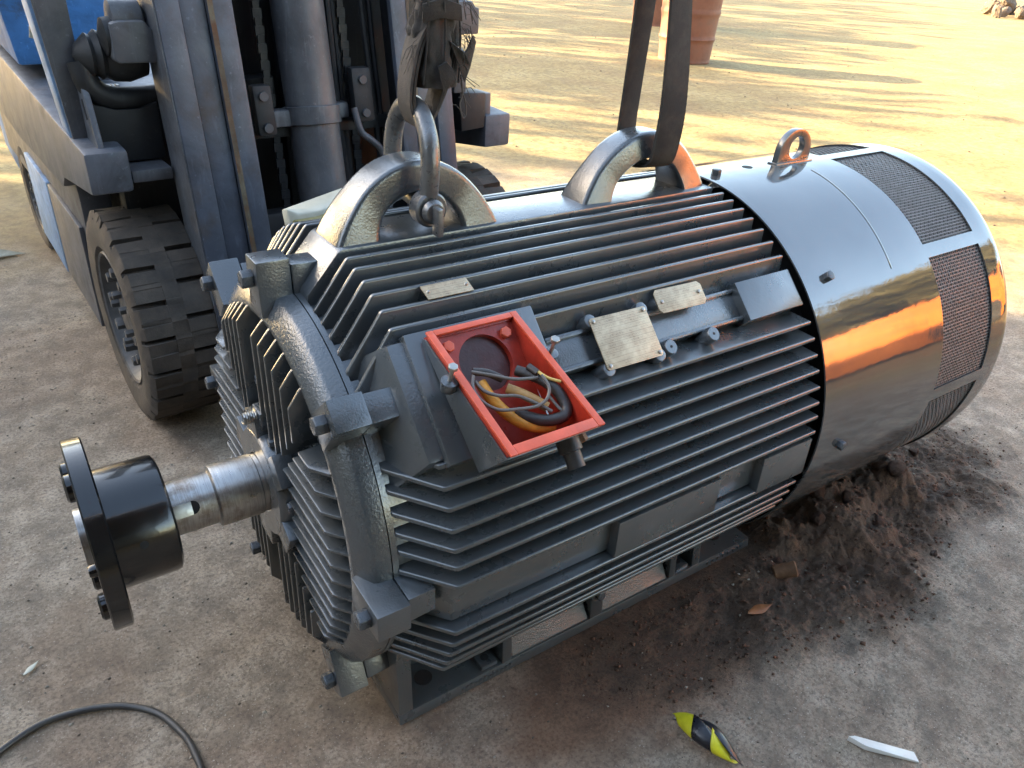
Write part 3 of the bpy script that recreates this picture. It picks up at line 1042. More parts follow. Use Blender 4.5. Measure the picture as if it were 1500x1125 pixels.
# --- feet
for sd in (1, -1):
    f = lambda x, y, z: (x, -y * sd, z - H)
    base = part(MB().prism([f(.052, .312, .003), f(1.192, .312, .003), f(1.192, .13, .003), f(.052, .13, .003)],
                           [f(.052, .307, .030), f(1.192, .307, .030), f(1.192, .13, .038), f(.052, .13, .038)]), 'foot', 'paint', .004)
    ft = lambda mb, name, mat, bevel=0.0: part(mb, name, mat, bevel, parent=base)
    # inner web up to the barrel
    ft(MB().prism([f(.060, .20, .030), f(1.10, .20, .030), f(1.10, .15, .030), f(.060, .15, .030)],
                  [f(.060, .255, .235), f(1.03, .255, .235), f(1.03, .15, .235), f(.060, .15, .235)]), 'foot_web', 'paint', .004)
    for (x0, x1, top) in ((.053, .088, .30), (.325, .352, .27), (.592, .632, .27), (.868, .892, .27), (.955, .985, .27)):
        yt = .292 if top > .28 else .285
        ft(MB().prism([f(x0, .3065, .028), f(x1, .3065, .028), f(x1, .14, .028), f(x0, .14, .028)],
                      [f(x0, yt, top), f(x1, yt, top), f(x1, .14, top), f(x0, .14, top)]), 'foot_rib', 'paint', .004)
    for (x0, x1) in ((.352, .592), (.632, .868)):
        ft(MB().prism([f(x0 + .004, .302, .029), f(x1 - .004, .302, .029), f(x1 - .004, .19, .029), f(x0 + .004, .19, .029)],
                      [f(x0 + .004, .300, .034), f(x1 - .004, .300, .034), f(x1 - .004, .205, .185), f(x0 + .004, .205, .185)]), 'foot_slope', 'paint_rough', .004)
    for (x, yy, r_) in ((.145, .245, .021), (1.10, .245, .021), (1.03, .245, .018)):
        ft(MB().cyl(f(x, yy, .0310), f(x, yy, .0345), r_, 24), 'bolt_hole', 'dark')
    for x in (.292, .925):
        q = ft(MB().obox(f(x, .276, .036), (1, 0, 0), (0, 1, 0), (0, 0, 1), .022, .024, .006), 'jacking_boss', 'paint_cast', .003)
        ft(MB().cyl(f(x, .276, .0418), f(x, .276, .0428), .010, 16), 'jacking_hole', 'dark')
    ft(MB().hexhead(f(.612, .3035, .105), (0, -sd, .18), .014, .014), 'earth_bolt', 'bolt', .001)
    ft(MB().cyl(f(.612, .295, .104), f(.612, .304, .1055), .023, 20), 'earth_boss', 'paint_cast')
    # cast letters, worn to lumps
    for i in range(12):
        xx = .215 + i * .012
        ft(MB().obox(f(xx, .3105, .016 + .002 * ((i * 7) % 3 - 1)), (1, 0, 0), (0, 1, 0), (0, 0, 1), .0036, .0016, .005), 'cast_mark', 'paint', .001)
    for i in range(7):
        xx = 1.02 + i * .021
        ft(MB().obox(f(xx, .3105, .016), (1, 0, 0), (0, 1, 0), (0, 0, 1), .005, .0016, .0045), 'cast_mark', 'paint', .001)

# --- terminal box: wedge, open towards the sky
T, B_, Pb, Ba = (-.312, .425), (-.564, .342), (-.482, .262), (-.296, .412)
X0, X1, WT = .122, .292, .0085
tb = part(block45(.088, .345, -.098, .135, .478, .5015, .003), 'terminal_box', 'paint', .004)
tbp = lambda mb, name, mat, bevel=0.0: part(mb, name, mat, bevel, parent=tb)
quad = [T, B_, Pb, Ba]
def yz(poly, x):
    return [(x, a, b) for a, b in poly]
for xa, xb, nm in ((X0, X0 + WT, 'box_side'), (X1 - WT, X1, 'box_side')):
    tbp(MB().prism(yz(quad, xa), yz(quad, xb)), nm, 'red', .001)
# grey painted outer skins
Tq = [(T[0] + .002, T[1] - .010), (B_[0] + .008, B_[1] - .010), (Pb[0], Pb[1] - .001), (Ba[0] + .003, Ba[1])]
tbp(MB().prism(yz(Tq, X0 - .0035), yz(Tq, X0 - .0006)), 'box_skin', 'paint', .001)
tbp(MB().prism(yz(Tq, X1 + .0006), yz(Tq, X1 + .0035)), 'box_skin', 'paint', .001)
nb = Vector((0, -.67, -.742))
def shell(p, q, t0, t1, x0, x1, nrm):
    a, b = Vector((0, *p)), Vector((0, *q))
    n_ = Vector(nrm)
    return MB().prism([a + n_ * t0 + Vector((x0, 0, 0)), b + n_ * t0 + Vector((x0, 0, 0)), b + n_ * t1 + Vector((x0, 0, 0)), a + n_ * t1 + Vector((x0, 0, 0))],
                      [a + n_ * t0 + Vector((x1, 0, 0)), b + n_ * t0 + Vector((x1, 0, 0)), b + n_ * t1 + Vector((x1, 0, 0)), a + n_ * t1 + Vector((x1, 0, 0))])
tbp(shell(B_, Pb, -WT, 0, X0 + WT, X1 - WT, nb), 'box_bottom', 'red', .001)
tbp(shell((B_[0] + .007, B_[1] - .0065), Pb, .0006, .0035, X0 - .0035, X1 + .0035, nb), 'box_skin', 'paint', .001)
tbp(shell(T, (Ba[0] - .002, Ba[1] + .001), 0, WT, X0 + WT, X1 - WT, (0, -.67, -.742)), 'box_top', 'red', .001)
# rim, folded over the edge
nr = Vector((0, -.309, .951)).normalized()
tr = (Vector((0, *B_)) - Vector((0, *T))).normalized()
for x0, x1 in ((X0 - .004, X0 + .009), (X1 - .009, X1 + .004)):
    a, b = Vector((0, *T)) - tr * .004, Vector((0, *B_)) + tr * .004
    tbp(MB().prism([a + Vector((x0, 0, 0)) + nr * .0003, b + Vector((x0, 0, 0)) + nr * .0003, b + Vector((x0, 0, 0)) + nr * .0050, a + Vector((x0, 0, 0)) + nr * .0050],
                   [a + Vector((x1, 0, 0)) + nr * .0003, b + Vector((x1, 0, 0)) + nr * .0003, b + Vector((x1, 0, 0)) + nr * .0050, a + Vector((x1, 0, 0)) + nr * .0050]), 'box_rim', 'red_rim', .0016)
for s0, s1, pt in ((-.004, .008, T), (-.014, .004, B_)):
    a, b = Vector((0, *pt)) + tr * s0, Vector((0, *pt)) + tr * s1
    x0, x1 = X0 + .0092, X1 - .0092
    tbp(MB().prism([a + Vector((x0, 0, 0)) + nr * .0003, b + Vector((x0, 0, 0)) + nr * .0003, b + Vector((x0, 0, 0)) + nr * .0046, a + Vector((x0, 0, 0)) + nr * .0046],
                   [a + Vector((x1, 0, 0)) + nr * .0003, b + Vector((x1, 0, 0)) + nr * .0003, b + Vector((x1, 0, 0)) + nr * .0046, a + Vector((x1, 0, 0)) + nr * .0046]), 'box_rim', 'red_rim', .0016)
# floor of the box with the round lead opening
hx, hv, hr = .209, -.012, .050
m_ = 48
vs_, fs_ = [], []
x0, x1, v0, v1 = X0 + WT, X1 - WT, -.078, .150
for i in range(m_):
    t = 2 * PI * i / m_
    c_, s_ = math.cos(t), math.sin(t)
    u_ = min(((x1 - hx) / c_) if c_ > 1e-6 else ((x0 - hx) / c_ if c_ < -1e-6 else 9), ((v1 - hv) / s_) if s_ > 1e-6 else ((v0 - hv) / s_ if s_ < -1e-6 else 9))
    vs_ += [P45(hx + c_ * u_, hv + s_ * u_, .516), P45(hx + c_ * hr, hv + s_ * hr, .516), P45(hx + c_ * hr, hv + s_ * hr, .5035), P45(hx, hv, .5030)]
for i in range(m_):
    i2 = (i + 1) % m_
    for j in range(2):
        fs_.append((i * 4 + j, i2 * 4 + j, i2 * 4 + j + 1, i * 4 + j + 1))
tbp(MB().add(vs_, fs_), 'box_floor', 'red')
tbp(MB().tube([P45(hx, hv, .5022), P45(hx, hv, .5045)], hr - .0005, 40), 'lead_opening', 'red_shade')  # dark disc painted as shade, the mount below is not cut
for sx, sy, sz in ((.149, -.334, .408), (.262, -.334, .408)):
    d_ = (sy * -S + sz * S)
    v_ = -S * sy - S * sz
    tbp(MB().hexhead(P45(sx, v_, .5165), (0, -S, S), .0105, .010), 'box_screw', 'red_rim', .001)
# lid ears with their bolts
for ex, sgn in ((X0 - .012, -1), (X1 + .014, 1)):
    c_ = Vector((ex, -.405, .392))
    tbp(MB().tube([c_ - nr * .022, c_ - nr * .002], [.013, .0145], 22), 'lid_ear', 'paint', .002)
    tbp(MB().obox(c_ - nr * .012 - Vector((sgn * .010, 0, 0)), (1, 0, 0), tr, nr, .012, .011, .0095), 'ear_web', 'paint', .002)
    st = tbp(MB().tube([c_ - nr * .004, c_ + nr * .024], .0036, 10), 'lid_bolt', 'zinc')
    tbp(MB().hexhead(c_ + nr * .024, nr, .0085, .007), 'lid_bolt_head', 'zinc', .001)
# gland stub below the box
gl0 = Vector((.262, -.520, .298))
tbp(MB().tube([gl0, gl0 + nb * .022, gl0 + nb * .023, gl0 + nb * .050], [.020, .020, .015, .015], 22), 'cable_gland', 'w_black')
tbp(MB().hexhead(Vector((.292, -.512, .290)), (nb + Vector((.2, 0, 0))), .013, .014), 'gland_plug', 'rustpeg')
# leads
WIRES = [('lead_sleeve', 'w_black', .0095, [[.237, -.404, .374], [.258, -.436, .37], [.271, -.465, .362], [.276, -.486, .348], [.274, -.498, .338], [.262, -.505, .332], [.236, -.498, .329], [.214, -.481, .332], [.2, -.462, .337]]),
         ('lead_sleeve', 'w_orange', .0100, [[.165, -.407, .372], [.17, -.432, .355], [.184, -.458, .336], [.202, -.478, .323], [.226, -.490, .315], [.252, -.497, .313]]),
         ('lead_sleeve', 'w_tan', .0085, [[.202, -.429, .363], [.225, -.452, .354], [.249, -.48, .34]]),
         ('lead_wire', 'w_grey', .0028, [[.153, -.405, .387], [.141, -.424, .377], [.143, -.449, .366], [.162, -.467, .355], [.193, -.477, .352], [.225, -.484, .352], [.244, -.483, .36], [.255, -.471, .372], [.253, -.452, .385]]),
         ('lead_wire', 'w_grey', .0028, [[.153, -.412, .38], [.156, -.433, .373], [.174, -.448, .367], [.204, -.459, .363], [.23, -.478, .351], [.247, -.495, .341]]),
         ('lead_wire', 'w_grey', .0028, [[.152, -.4, .392], [.178, -.418, .388], [.21, -.438, .382], [.251, -.445, .377]]),
         ('lead_sleeve', 'w_black', .0068, [[.157, -.396, .389], [.178, -.406, .386], [.198, -.422, .377]]),
         ('lead_wire', 'w_yellow', .0026, [[.254, -.435, .385], [.263, -.456, .379], [.281, -.468, .373]]),
         ('lead_sleeve', 'w_black', .0062, [[.249, -.42, .386], [.255, -.439, .381]]),
         ('lead_wire', 'w_grey', .0026, [[.259, -.47, .352], [.263, -.487, .342], [.266, -.5, .337]])]
for nm, mt, r_, pts in WIRES:
    tbp(MB().tube(smooth_path(pts, 7), r_, 10), nm, mt)

# ------------------------------------------------------------------ shackle and slings
ZA = H
sk = thing('bow_shackle', 'grey bow shackle pinned through the front lifting lug', 'shackle', (.25, 0, H + .52))
sp = lambda pts: [(x - .25, y, z - .52) for x, y, z in pts]
bow = smooth_path(sp([(.247, -.083, .560), (.2475, -.090, .62), (.251, -.080, .670), (.256, -.045, .708), (.259, -.005, .720), (.262, .040, .708), (.264, .078, .670), (.262, .088, .62), (.260, .082, .560)]), 6)
MB().tube(bow, .0175, 16).build('bow', 'galv', sk)
for yy, xx in ((-.083, .247), (.082, .260)):
    c_ = Vector(sp([(xx, yy, .553)])[0])
    MB().lathe([(-.017, .0165), (-.017, .029), (-.013, .0325), (.013, .0325), (.017, .029), (.017, .0165)], 28, 'y', tuple(c_)).build('bow_eye', 'galv', sk)
pin = MB().tube(sp([(.2445, -.106, .553), (.2625, .104, .553)]), .0155, 18).build('pin', 'galv', sk)
MB().tube(sp([(.2445, -.116, .553), (.2450, -.108, .553), (.2452, -.1065, .553)]), [.017, .0225, .0225], 20).build('pin_head', 'galv', pin)
MB().obox(sp([(.2440, -.126, .540)])[0], (1, 0, 0), (0, 1, 0), (0, 0, 1), .0058, .012, .026).build('pin_tab', 'galv', pin, .003)

sl = thing('lifting_sling', 'frayed dark webbing sling sewn into an eye on the bow shackle', 'sling', (.28, 0, H + .69))
q_ = lambda pts: [(x - .28, y, z - .69) for x, y, z in pts]
MB().ribbon(smooth_path(q_([(.297, .004, .84), (.298, .004, 1.0), (.300, .006, 1.3), (.30, .01, 1.75)]), 6), (1, .1, 0), .074, .020).build('webbing', 'web', sl)
MB().ribbon(smooth_path(q_([(.300, -.022, .83), (.300, -.020, 1.0), (.302, -.012, 1.3), (.30, -.006, 1.75)]), 6), (1, -.1, 0), .066, .014).build('webbing', 'web', sl)
# eye loop round the bow, two plies
for off, mt in ((0.0, 'web'), (.0065, 'web_old')):
    lp = smooth_path(q_([(.300, -.010, .875 + off), (.268 - off, -.012, .835), (.249 - off, -.014, .775), (.246 - off, -.012, .725), (.256, -.008, .6955 - off), (.276, -.006, .694 - off), (.294, -.008, .712), (.312 + off, -.008, .765), (.324 + off, -.008, .815), (.306, -.008, .870 + off)]), 6)
    MB().ribbon(lp, (.12, 1, 0), .064, .006).build('sewn_eye', mt, sl)
# worn protective sleeve: crumpled oval tube
vs_, fs_ = [], []
rs = random.Random(4)
nz, nn = 30, 48
for i in range(nz):
    z = .752 + .150 * i / (nz - 1)
    wx = .046 + .003 * math.sin(i * .45) - .006 * (i / nz)
    for j in range(nn):
        t = 2 * PI * j / nn
        fold = 1 + .09 * math.sin(3 * t + i * .10) + .07 * math.sin(7 * t - i * .16) + .04 * math.sin(13 * t + i * .4) + rs.uniform(-.012, .012)
        vs_.append((.018 + .002 * math.sin(i) + wx * fold * math.cos(t), -.012 + .034 * fold * math.sin(t), z - .69))
for i in range(nz - 1):
    for j in range(nn):
        j2 = (j + 1) % nn
        fs_.append((i * nn + j, i * nn + j2, i * nn + nn + j2, i * nn + nn + j))
MB().add(vs_, fs_).build('wear_sleeve', 'web_old', sl, ang=80)
for (x0_, y0_), (x1_, y1_) in (((-.012, -.046), (-.022, -.046)), ((.016, -.050), (.014, -.052)), ((.044, -.046), (.050, -.044))):
    MB().tube(smooth_path([(x0_, y0_, .205), ((x0_ + x1_) / 2 + .003, y0_ - .002, .15), (x1_, y1_, .07)], 8), .0018, 6).build('stitched_seam', 'web', sl)
# torn flaps and loose threads
for nm_, pts in (('torn_flap', [(.028, -.050, .140), (.056, -.056, .120), (.074, -.052, .148), (.088, -.040, .136), (.075, -.044, .096), (.060, -.050, .070)]),
                 ('torn_flap', [(.002, -.056, .100), (.016, -.062, .108), (.030, -.058, .096), (.034, -.064, .080), (.028, -.060, .064), (.020, -.064, .070), (.012, -.060, .056), (.006, -.060, .076)]),
                 ('torn_flap', [(-.022, -.046, .196), (.012, -.052, .206), (.050, -.050, .196), (.054, -.048, .170), (.010, -.054, .176), (-.024, -.048, .168)])):
    MB().prism([Vector(p) for p in pts], [Vector(p) + Vector((.002, .006, .001)) for p in pts]).build(nm_, 'web', sl, .001)
fr = MB()
for i in range(46):
    a = Vector(rs.choice([(-.026, -.035, .128), (.050, -.050, .135), (.052, -.052, .150), (-.028, -.040, .195), (.050, -.045, .200), (.045, -.052, .075)])) + Vector((rs.gauss(0, .006), rs.gauss(0, .004), rs.gauss(0, .012)))
    out = Vector((-1 if a.x < .01 else 1, rs.uniform(-.6, .2), rs.uniform(-1.6, .2))).normalized()
    l_ = rs.uniform(.012, .036)
    fr.tube([a, a + out * l_ * .5 + Vector((0, 0, .004)), a + out * l_ + Vector((rs.gauss(0, .006), 0, -.010))], .0007, 4)
fr.build('loose_threads', 'web_old', sl, stuff=True)
MB().tube(smooth_path([(.050, -.052, .085), (.052, -.056, .055), (.047, -.056, .035), (.053, -.057, .012), (.060, -.056, .018), (.058, -.056, .040), (.052, -.055, .056)], 5), .0016, 6).build('loose_cord', 'web_old', sl)

st = thing('lifting_strap', 'flat black webbing strap looped through the rear lifting lug', 'strap', (.85, 0, H + .55))
u_ = lambda pts: [(x - .85, y, z - .55) for x, y, z in pts]
loop = [(.842, -.020, 1.75), (.843, -.030, 1.3), (.846, -.040, 1.0), (.851, -.052, .86), (.855, -.061, .76), (.856, -.066, .68), (.852, -.066, .615), (.850, -.058, .572), (.850, -.030, .556), (.850, 0, .552), (.850, .030, .556), (.850, .058, .572), (.850, .066, .62), (.847, .060, .70), (.842, .050, .82), (.838, .040, 1.0), (.838, .030, 1.3), (.838, .022, 1.75)]
w0 = [.058, .060, .068, .078, .080, .074, .066, .060, .060, .060, .060, .060, .062, .064, .064, .064, .064, .064]
pth = smooth_path(u_(loop), 5)
ww = list(np.interp(np.linspace(0, len(w0) - 1, len(pth)), range(len(w0)), w0))
sds = [Vector((1, .22 * math.sin(i * .12), 0)) for i in range(len(pth))]
webm = MB()
webm.ribbon(pth, sds, ww, .0075)
webm.build('webbing', 'web', st)
edge = MB()
for s_ in (-1, 1):
    for i in range(2, int(len(pth) * .42)):
        for t_ in (0.0, .2, .4, .6, .8):
            p = pth[i].lerp(pth[i + 1], t_) + sds[i].normalized() * s_ * (ww[i] + (ww[i + 1] - ww[i]) * t_) * .497
            edge.obox(p, (1, 0, 0), (0, 1, 0), (0, 0, 1), .0013, .0036, .0013)
edge.build('selvedge_stitching', 'web', st, stuff=True)

# ------------------------------------------------------------------ forklift
fk = thing('forklift', 'worn blue and grey forklift facing the motor with its mast tilted back', 'forklift', (-.159, 1.298, 0), .048)


def fp(mb, name, mat, bevel=0.0, parent=None, **kw):
    return mb.build(name, mat, parent or fk, bevel, **kw)


def tyre_mesh(Ro, W, pitches, name, depth=.022):
    p = 2 * PI / pitches
    angs = set()
    for k_ in range(pitches):
        for off in (0, .5):
            for q in (0, .018, .13, .148):
                angs.add(round((k_ + off + q) * p, 5))
    angs = sorted(angs)
    n = len(angs)
    rsn = random.Random(9)
    def in_groove(a, off):
        t = ((a / p) - off) % 1.0
        return .009 < t < .139
    stations = [(.16, Ro * .60, 0), (.10, Ro * .64, 0), (.02, Ro * .63, 0), (.003, Ro * .68, 0), (-.004, Ro * .84, 0), (.002, Ro * .93, 0), (.010, Ro * .985, 1), (.014, Ro, 1), (.40 * W, Ro, 1), (.405 * W, Ro, 0), (.595 * W, Ro, 0), (.60 * W, Ro, 2), (W - .014, Ro, 2), (W - .010, Ro * .985, 2), (W - .002, Ro * .93, 0), (W + .004, Ro * .84, 0), (W, Ro * .70, 0), (W - .10, Ro * .60, 0)]
    vs_, fs_ = [], []
    for x, r_, g in stations:
        for a in angs:
            rr_ = r_
            if g == 1 and in_groove(a, 0):
                rr_ = Ro - depth
            if g == 2 and in_groove(a, .5):
                rr_ = Ro - depth
            if g and rsn.random() < .10:
                rr_ -= rsn.uniform(.002, .010)
            rr_ += rsn.uniform(-.0022, .0022)
            vs_.append((x, rr_ * math.cos(a), rr_ * math.sin(a)))
    for i in range(len(stations) - 1):
        for j in range(n):
            j2 = (j + 1) % n
            fs_.append((i * n + j, i * n + j2, i * n + n + j2, i * n + n + j))
    return MB().add(vs_, fs_).mesh(name, ang=32)


def wheel(x, y, Ro, W, mirror=False, pitches=20):
    sc = -1 if mirror else 1
    rot = PI if mirror else 0
    t_ = place('tyre', tyre_mesh(Ro, W, pitches, 'tyre'), 'rubber', fk, (x, y, Ro + .001), rot=(.12, 0, rot))
    MB().lathe([(.020, Ro * .640), (.006, Ro * .625), (.010, Ro * .60), (.045, Ro * .57), (.060, Ro * .52), (.062, Ro * .32), (.032, Ro * .28), (.024, Ro * .14), (.026, 0)], 48, cap=False).build('rim', 'rim', t_)
    for i in range(10):
        a = 2 * PI * i / 10
        MB().hexhead((.061, Ro * .43 * math.cos(a), Ro * .43 * math.sin(a)), (-1, 0, 0), .019, .048).build('wheel_nut', 'rim', t_)
    for i in range(6):
        a = 2 * PI * i / 6 + .2
        MB().hexhead((.031, Ro * .22 * math.cos(a), Ro * .22 * math.sin(a)), (-1, 0, 0), .014, .028).build('wheel_nut', 'rim', t_)
    return t_


wheel(0, 0, .352, .235)
wheel(1.44, 0, .352, .235, True)
wheel(.02, 1.80, .265, .19, pitches=18)
wheel(1.42, 1.80, .265, .19, True, pitches=18)
# axle and dark underbody
fp(MB().cyl((.20, 0, .352), (1.24, 0, .352), .10, 20), 'axle', 'fork_dark')
fp(MB().box(.25, 1.19, .10, 2.3, .25, .66), 'underbody', 'fork_dark', .02)


def slab(name, mat, pts, dx0, dx1, bevel=.006):
    """profile in the y,z plane extruded in x"""
    return fp(MB().prism([(dx0, y, z) for y, z in pts], [(dx1, y, z) for y, z in pts]), name, mat, bevel)


# near side frame rail with its stepped front block
rail = slab('side_rail', 'fork_pale', [(-.165, .812), (-.165, .930), (2.6, 1.045), (2.6, .70), (1.3, .66), (.36, .70), (.30, .745)], -.018, .098, .012)
slab('side_rail', 'fork_pale', [(-.165, .812), (-.165, .930), (2.6, 1.045), (2.6, .70), (1.3, .66), (.36, .70), (.30, .745)], 1.342, 1.458, .012)
fp(MB().box(.100, .215, -.150, .10, .830, .866), 'tie_plate', 'fork_grey', .008)
fp(MB().box(.02, .12, .36, 2.3, .40, .72), 'inner_skirt', 'fork_grey', .01)
# side step skirt in two lengths
for y0, y1, mt in ((.405, .985, 'fork_grey'), (1.02, 1.53, 'fork_ltblue')):
    pts = [(y0, .150), (y0, .540), (y1, .545), (y1, .165)]
    o = slab('step_skirt', mt, pts, .004, .020, .004)
    fp(MB().box(.021, .085, y0, y1, .525, .550), 'step_tread', 'fork_pale', .006, parent=o)
# counterweight and floor behind
slab('counterweight', 'fork_blue', [(2.2, .25), (2.62, .30), (2.70, .70), (2.62, 1.35), (2.1, 1.30), (2.05, .62)], .03, 1.41, .05)
fp(MB().prism([(.10, .14, .925), (1.34, .14, .925), (1.34, 2.1, .985), (.10, 2.1, .985)], [(.10, .14, .940), (1.34, .14, .940), (1.34, 2.1, 1.000), (.10, 2.1, 1.000)]), 'floor_plate', 'fork_pale', .003)
fp(MB().box(.135, .26, .55, 1.05, .998, 1.006), 'step_mat', 'fork_pale', .002)
# blue body panel behind the post
fp(MB().prism([(-.012, .78, 1.02), (.32, .78, 1.02), (.32, 2.1, 1.06), (-.012, 2.1, 1.06)], [(-.06, .90, 1.62), (.32, .90, 1.62), (.32, 2.1, 1.62), (-.06, 2.1, 1.62)]), 'side_cowl', 'fork_blue', .012)
# overhead guard post
post = fp(MB().prism([(-.014, .015, .930), (.052, .0, .930), (.058, .125, .935), (-.010, .130, .935)],
                     [(-.098, .015, 1.95), (.052, .0, 1.95), (.058, .26, 1.95), (-.080, .28, 1.95)]), 'guard_post', 'fork_ltblue', .012)
fp(MB().prism([(-.008, -.0035, .935), (.050, -.0035, .935), (.050, .0065, .935), (-.008, .0065, .935)],
              [(-.080, -.0035, 1.95), (.050, -.0035, 1.95), (.050, .0065, 1.95), (-.080, .0065, 1.95)]), 'post_face', 'fork_grey', .001, parent=post)
# gusset plate with slot
pts = [(-.125, .925), (-.085, 1.05), (-.055, 1.098), (-.02, 1.105), (.02, 1.08), (.02, .925)]
gus = slab('gusset', 'fork_pale', pts, .030, .048, .006)
fp(MB().obox((.0296, -.050, 1.025), (1, 0, 0), (0, .35, .94), (0, .94, -.35), .0012, .028, .009), 'gusset_slot', 'dark', .003, parent=gus)
# headlamp boxes on the guard
def headlamp(x0, x1, z0, z1, y, nm='headlamp'):
    L_ = fp(MB().prism([(x0, y, z0 + .012), (x0 + .012, y, z0), (x1, y, z0), (x1, y, z1 - .02), (x1 - .016, y, z1 - .02), (x1 - .028, y, z1), (x0 + .03, y, z1), (x0 + .006, y, z1 - .006)],
                       [(x0, y + .10, z0 + .012), (x0 + .012, y + .10, z0), (x1, y + .10, z0), (x1, y + .10, z1 - .02), (x1 - .016, y + .10, z1 - .02), (x1 - .028, y + .10, z1), (x0 + .03, y + .10, z1), (x0 + .006, y + .10, z1 - .006)]), nm, 'fork_grey', .008)
    fp(MB().lathe([(-.01, .02), (.0, .050), (.06, .056), (.075, .03)], 24, 'x', (x0 - .005, y + .06, (z0 + z1) / 2 + .008)), 'lamp_shell', 'fork_dark', parent=L_)
    return L_
headlamp(.112, .235, 1.155, 1.262, -.148)
fp(MB().lathe([(0, .03), (.004, .046), (.08, .046), (.09, .03)], 24, 'x', (.13, -.075, 1.262)), 'lamp_back', 'fork_grey')
headlamp(1.205, 1.312, 1.205, 1.310, -.148)
sl_ = slab('lamp_bracket', 'fork_grey', [(-.16, 1.015), (-.16, 1.145), (-.13, 1.16), (-.10, 1.16), (-.08, 1.015)], 1.205, 1.255, .006)
tl = fp(MB().prism([(1.240, -.160, .878), (1.345, -.160, .884), (1.345, -.160, 1.010), (1.228, -.160, 1.016)], [(1.228, -.05, .878), (1.345, -.05, .884), (1.345, -.05, 1.010), (1.228, -.05, 1.016)]), 'turn_lamp', 'fork_dark', .010)
fp(MB().box(1.347, 1.374, -.150, -.055, .872, 1.005), 'lamp_lens', 'fork_grey', .006, parent=tl)
# rubber boot behind the near headlamp, dark panel below it
fp(MB().lathe([(-.085, .0), (-.075, .03), (-.045, .058), (-.035, .052), (-.02, .066), (-.008, .060), (.01, .072), (.05, .075), (.10, .06)], 28, 'x', (.115, -.035, 1.165)), 'rubber_boot', 'fork_dark')
fp(MB().tube(smooth_path([(.045, -.03, 1.15), (.06, -.04, 1.08), (.12, -.03, 1.045), (.24, -.01, 1.04)], 6), .034, 12), 'rubber_boot', 'fork_dark')
vs_ = []
fp(MB().prism([(.048, -.062, .872), (.224, -.062, .872), (.224, -.062, 1.035), (.17, -.062, 1.018), (.11, -.062, 1.020), (.048, -.062, 1.040)], [(.048, -.02, .872), (.224, -.02, .872), (.224, -.02, 1.035), (.17, -.02, 1.018), (.11, -.02, 1.020), (.048, -.02, 1.040)]), 'front_panel', 'fork_dark', .004)
# dashboard cowl, and added dark sheets standing in for shade behind the mast
fp(MB().prism([(.10, .02, .66), (.62, .02, .66), (.62, .10, .66), (.10, .10, .66)], [(.10, .02, 1.035), (.62, .02, 1.075), (.62, .10, 1.075), (.10, .10, 1.035)]), 'cowl_shade_panel', 'fork_dark', .008)
fp(MB().box(.655, 1.30, .05, .10, .55, 1.30), 'cowl_shade_panel', 'fork_dark', .008)
fp(MB().box(.30, 1.008, .105, .125, .9, 1.95), 'cowl_shade_panel', 'fork_dark', .002)
fp(MB().box(1.018, 1.30, .105, .125, .9, 1.95), 'cowl_shade_panel', 'fork_dark', .002)
fp(MB().box(1.000, 1.026, .126, .140, .9, 1.165), 'cowl_shade_strip', 'fork_dark', .002)
fp(MB().box(1.000, 1.026, .126, .140, 1.205, 1.95), 'cowl_shade_strip', 'fork_dark', .002)
# small bright parts behind the boot
cb = fp(MB().box(.115, .185, .16, .30, 1.005, 1.03), 'battery_top', 'fork_pale', .005)
for i in range(5):
    fp(MB().box(.122 + .012 * i, .130 + .012 * i, .17, .20, 1.031, 1.046), 'terminal_clip', 'zinc', .001, parent=cb)
pp = fp(MB().prism([(.02, .62, 1.13), (.105, .62, 1.11), (.135, .62, 1.19), (.115, .62, 1.225), (.045, .62, 1.235)], [(.02, .625, 1.13), (.105, .625, 1.11), (.135, .625, 1.19), (.115, .625, 1.225), (.045, .625, 1.235)]), 'pedal_plate', 'scrap', .002)
for (a, b) in ((.05, 1.20), (.07, 1.185), (.09, 1.165), (.06, 1.165), (.10, 1.20), (.09, 1.14), (.05, 1.15)):
    fp(MB().cyl((a, .6185, b), (a, .6198, b), .006, 8), 'plate_hole', 'dark', parent=pp)

# mast, tilted back: s shifts y with height
TILT = .176
def mast_box(name, mat, x0, x1, y0, y1, z0, z1, bevel=.004, parent=None):
    f_ = lambda x, y, z: (x, y + TILT * (z - .75), z)
    return fp(MB().prism([f_(x0, y0, z0), f_(x1, y0, z0), f_(x1, y1, z0), f_(x0, y1, z0)], [f_(x0, y0, z1), f_(x1, y0, z1), f_(x1, y1, z1), f_(x0, y1, z1)]), name, mat, bevel, parent)
MY = -.298                          # front of the mast at z = .75 (world y 1.0)
for sgn in (1, -1):
    cx = .2255 if sgn == 1 else 1.138
    o_ = (lambda a, b: (a, b)) if sgn == 1 else (lambda a, b: (1.364 - b, 1.364 - a))
    a0, a1 = o_(.226, .290)
    r1 = mast_box('mast_rail', 'fork_mast', a0, a1, MY, MY + .17, .08, 2.1)
    a0, a1 = o_(.292, .361)
    mast_box('mast_channel', 'fork_mast', a0, a1, MY + .012, MY + .15, .08, 2.1)
    a0, a1 = o_(.363, .433)
    r2 = mast_box('mast_rail', 'fork_mast', a0, a1, MY - .004, MY + .020, .08, 2.1)
    a0, a1 = o_(.363, .378)
    mast_box('rust_edge', 'rust_strip', a0, a1, MY - .0060, MY - .0045, .08, 2.1, 0, parent=r2)
    a0, a1 = o_(.363, .385)
    mast_box('rail_web', 'fork_dark', a0, a1, MY + .0205, MY + .16, .08, 2.1)
    if sgn == 1:
        mast_box('mast_side_plate', 'fork_grey', .2225, .2255, MY + .004, MY + .165, .3, 2.1, 0, parent=r1)
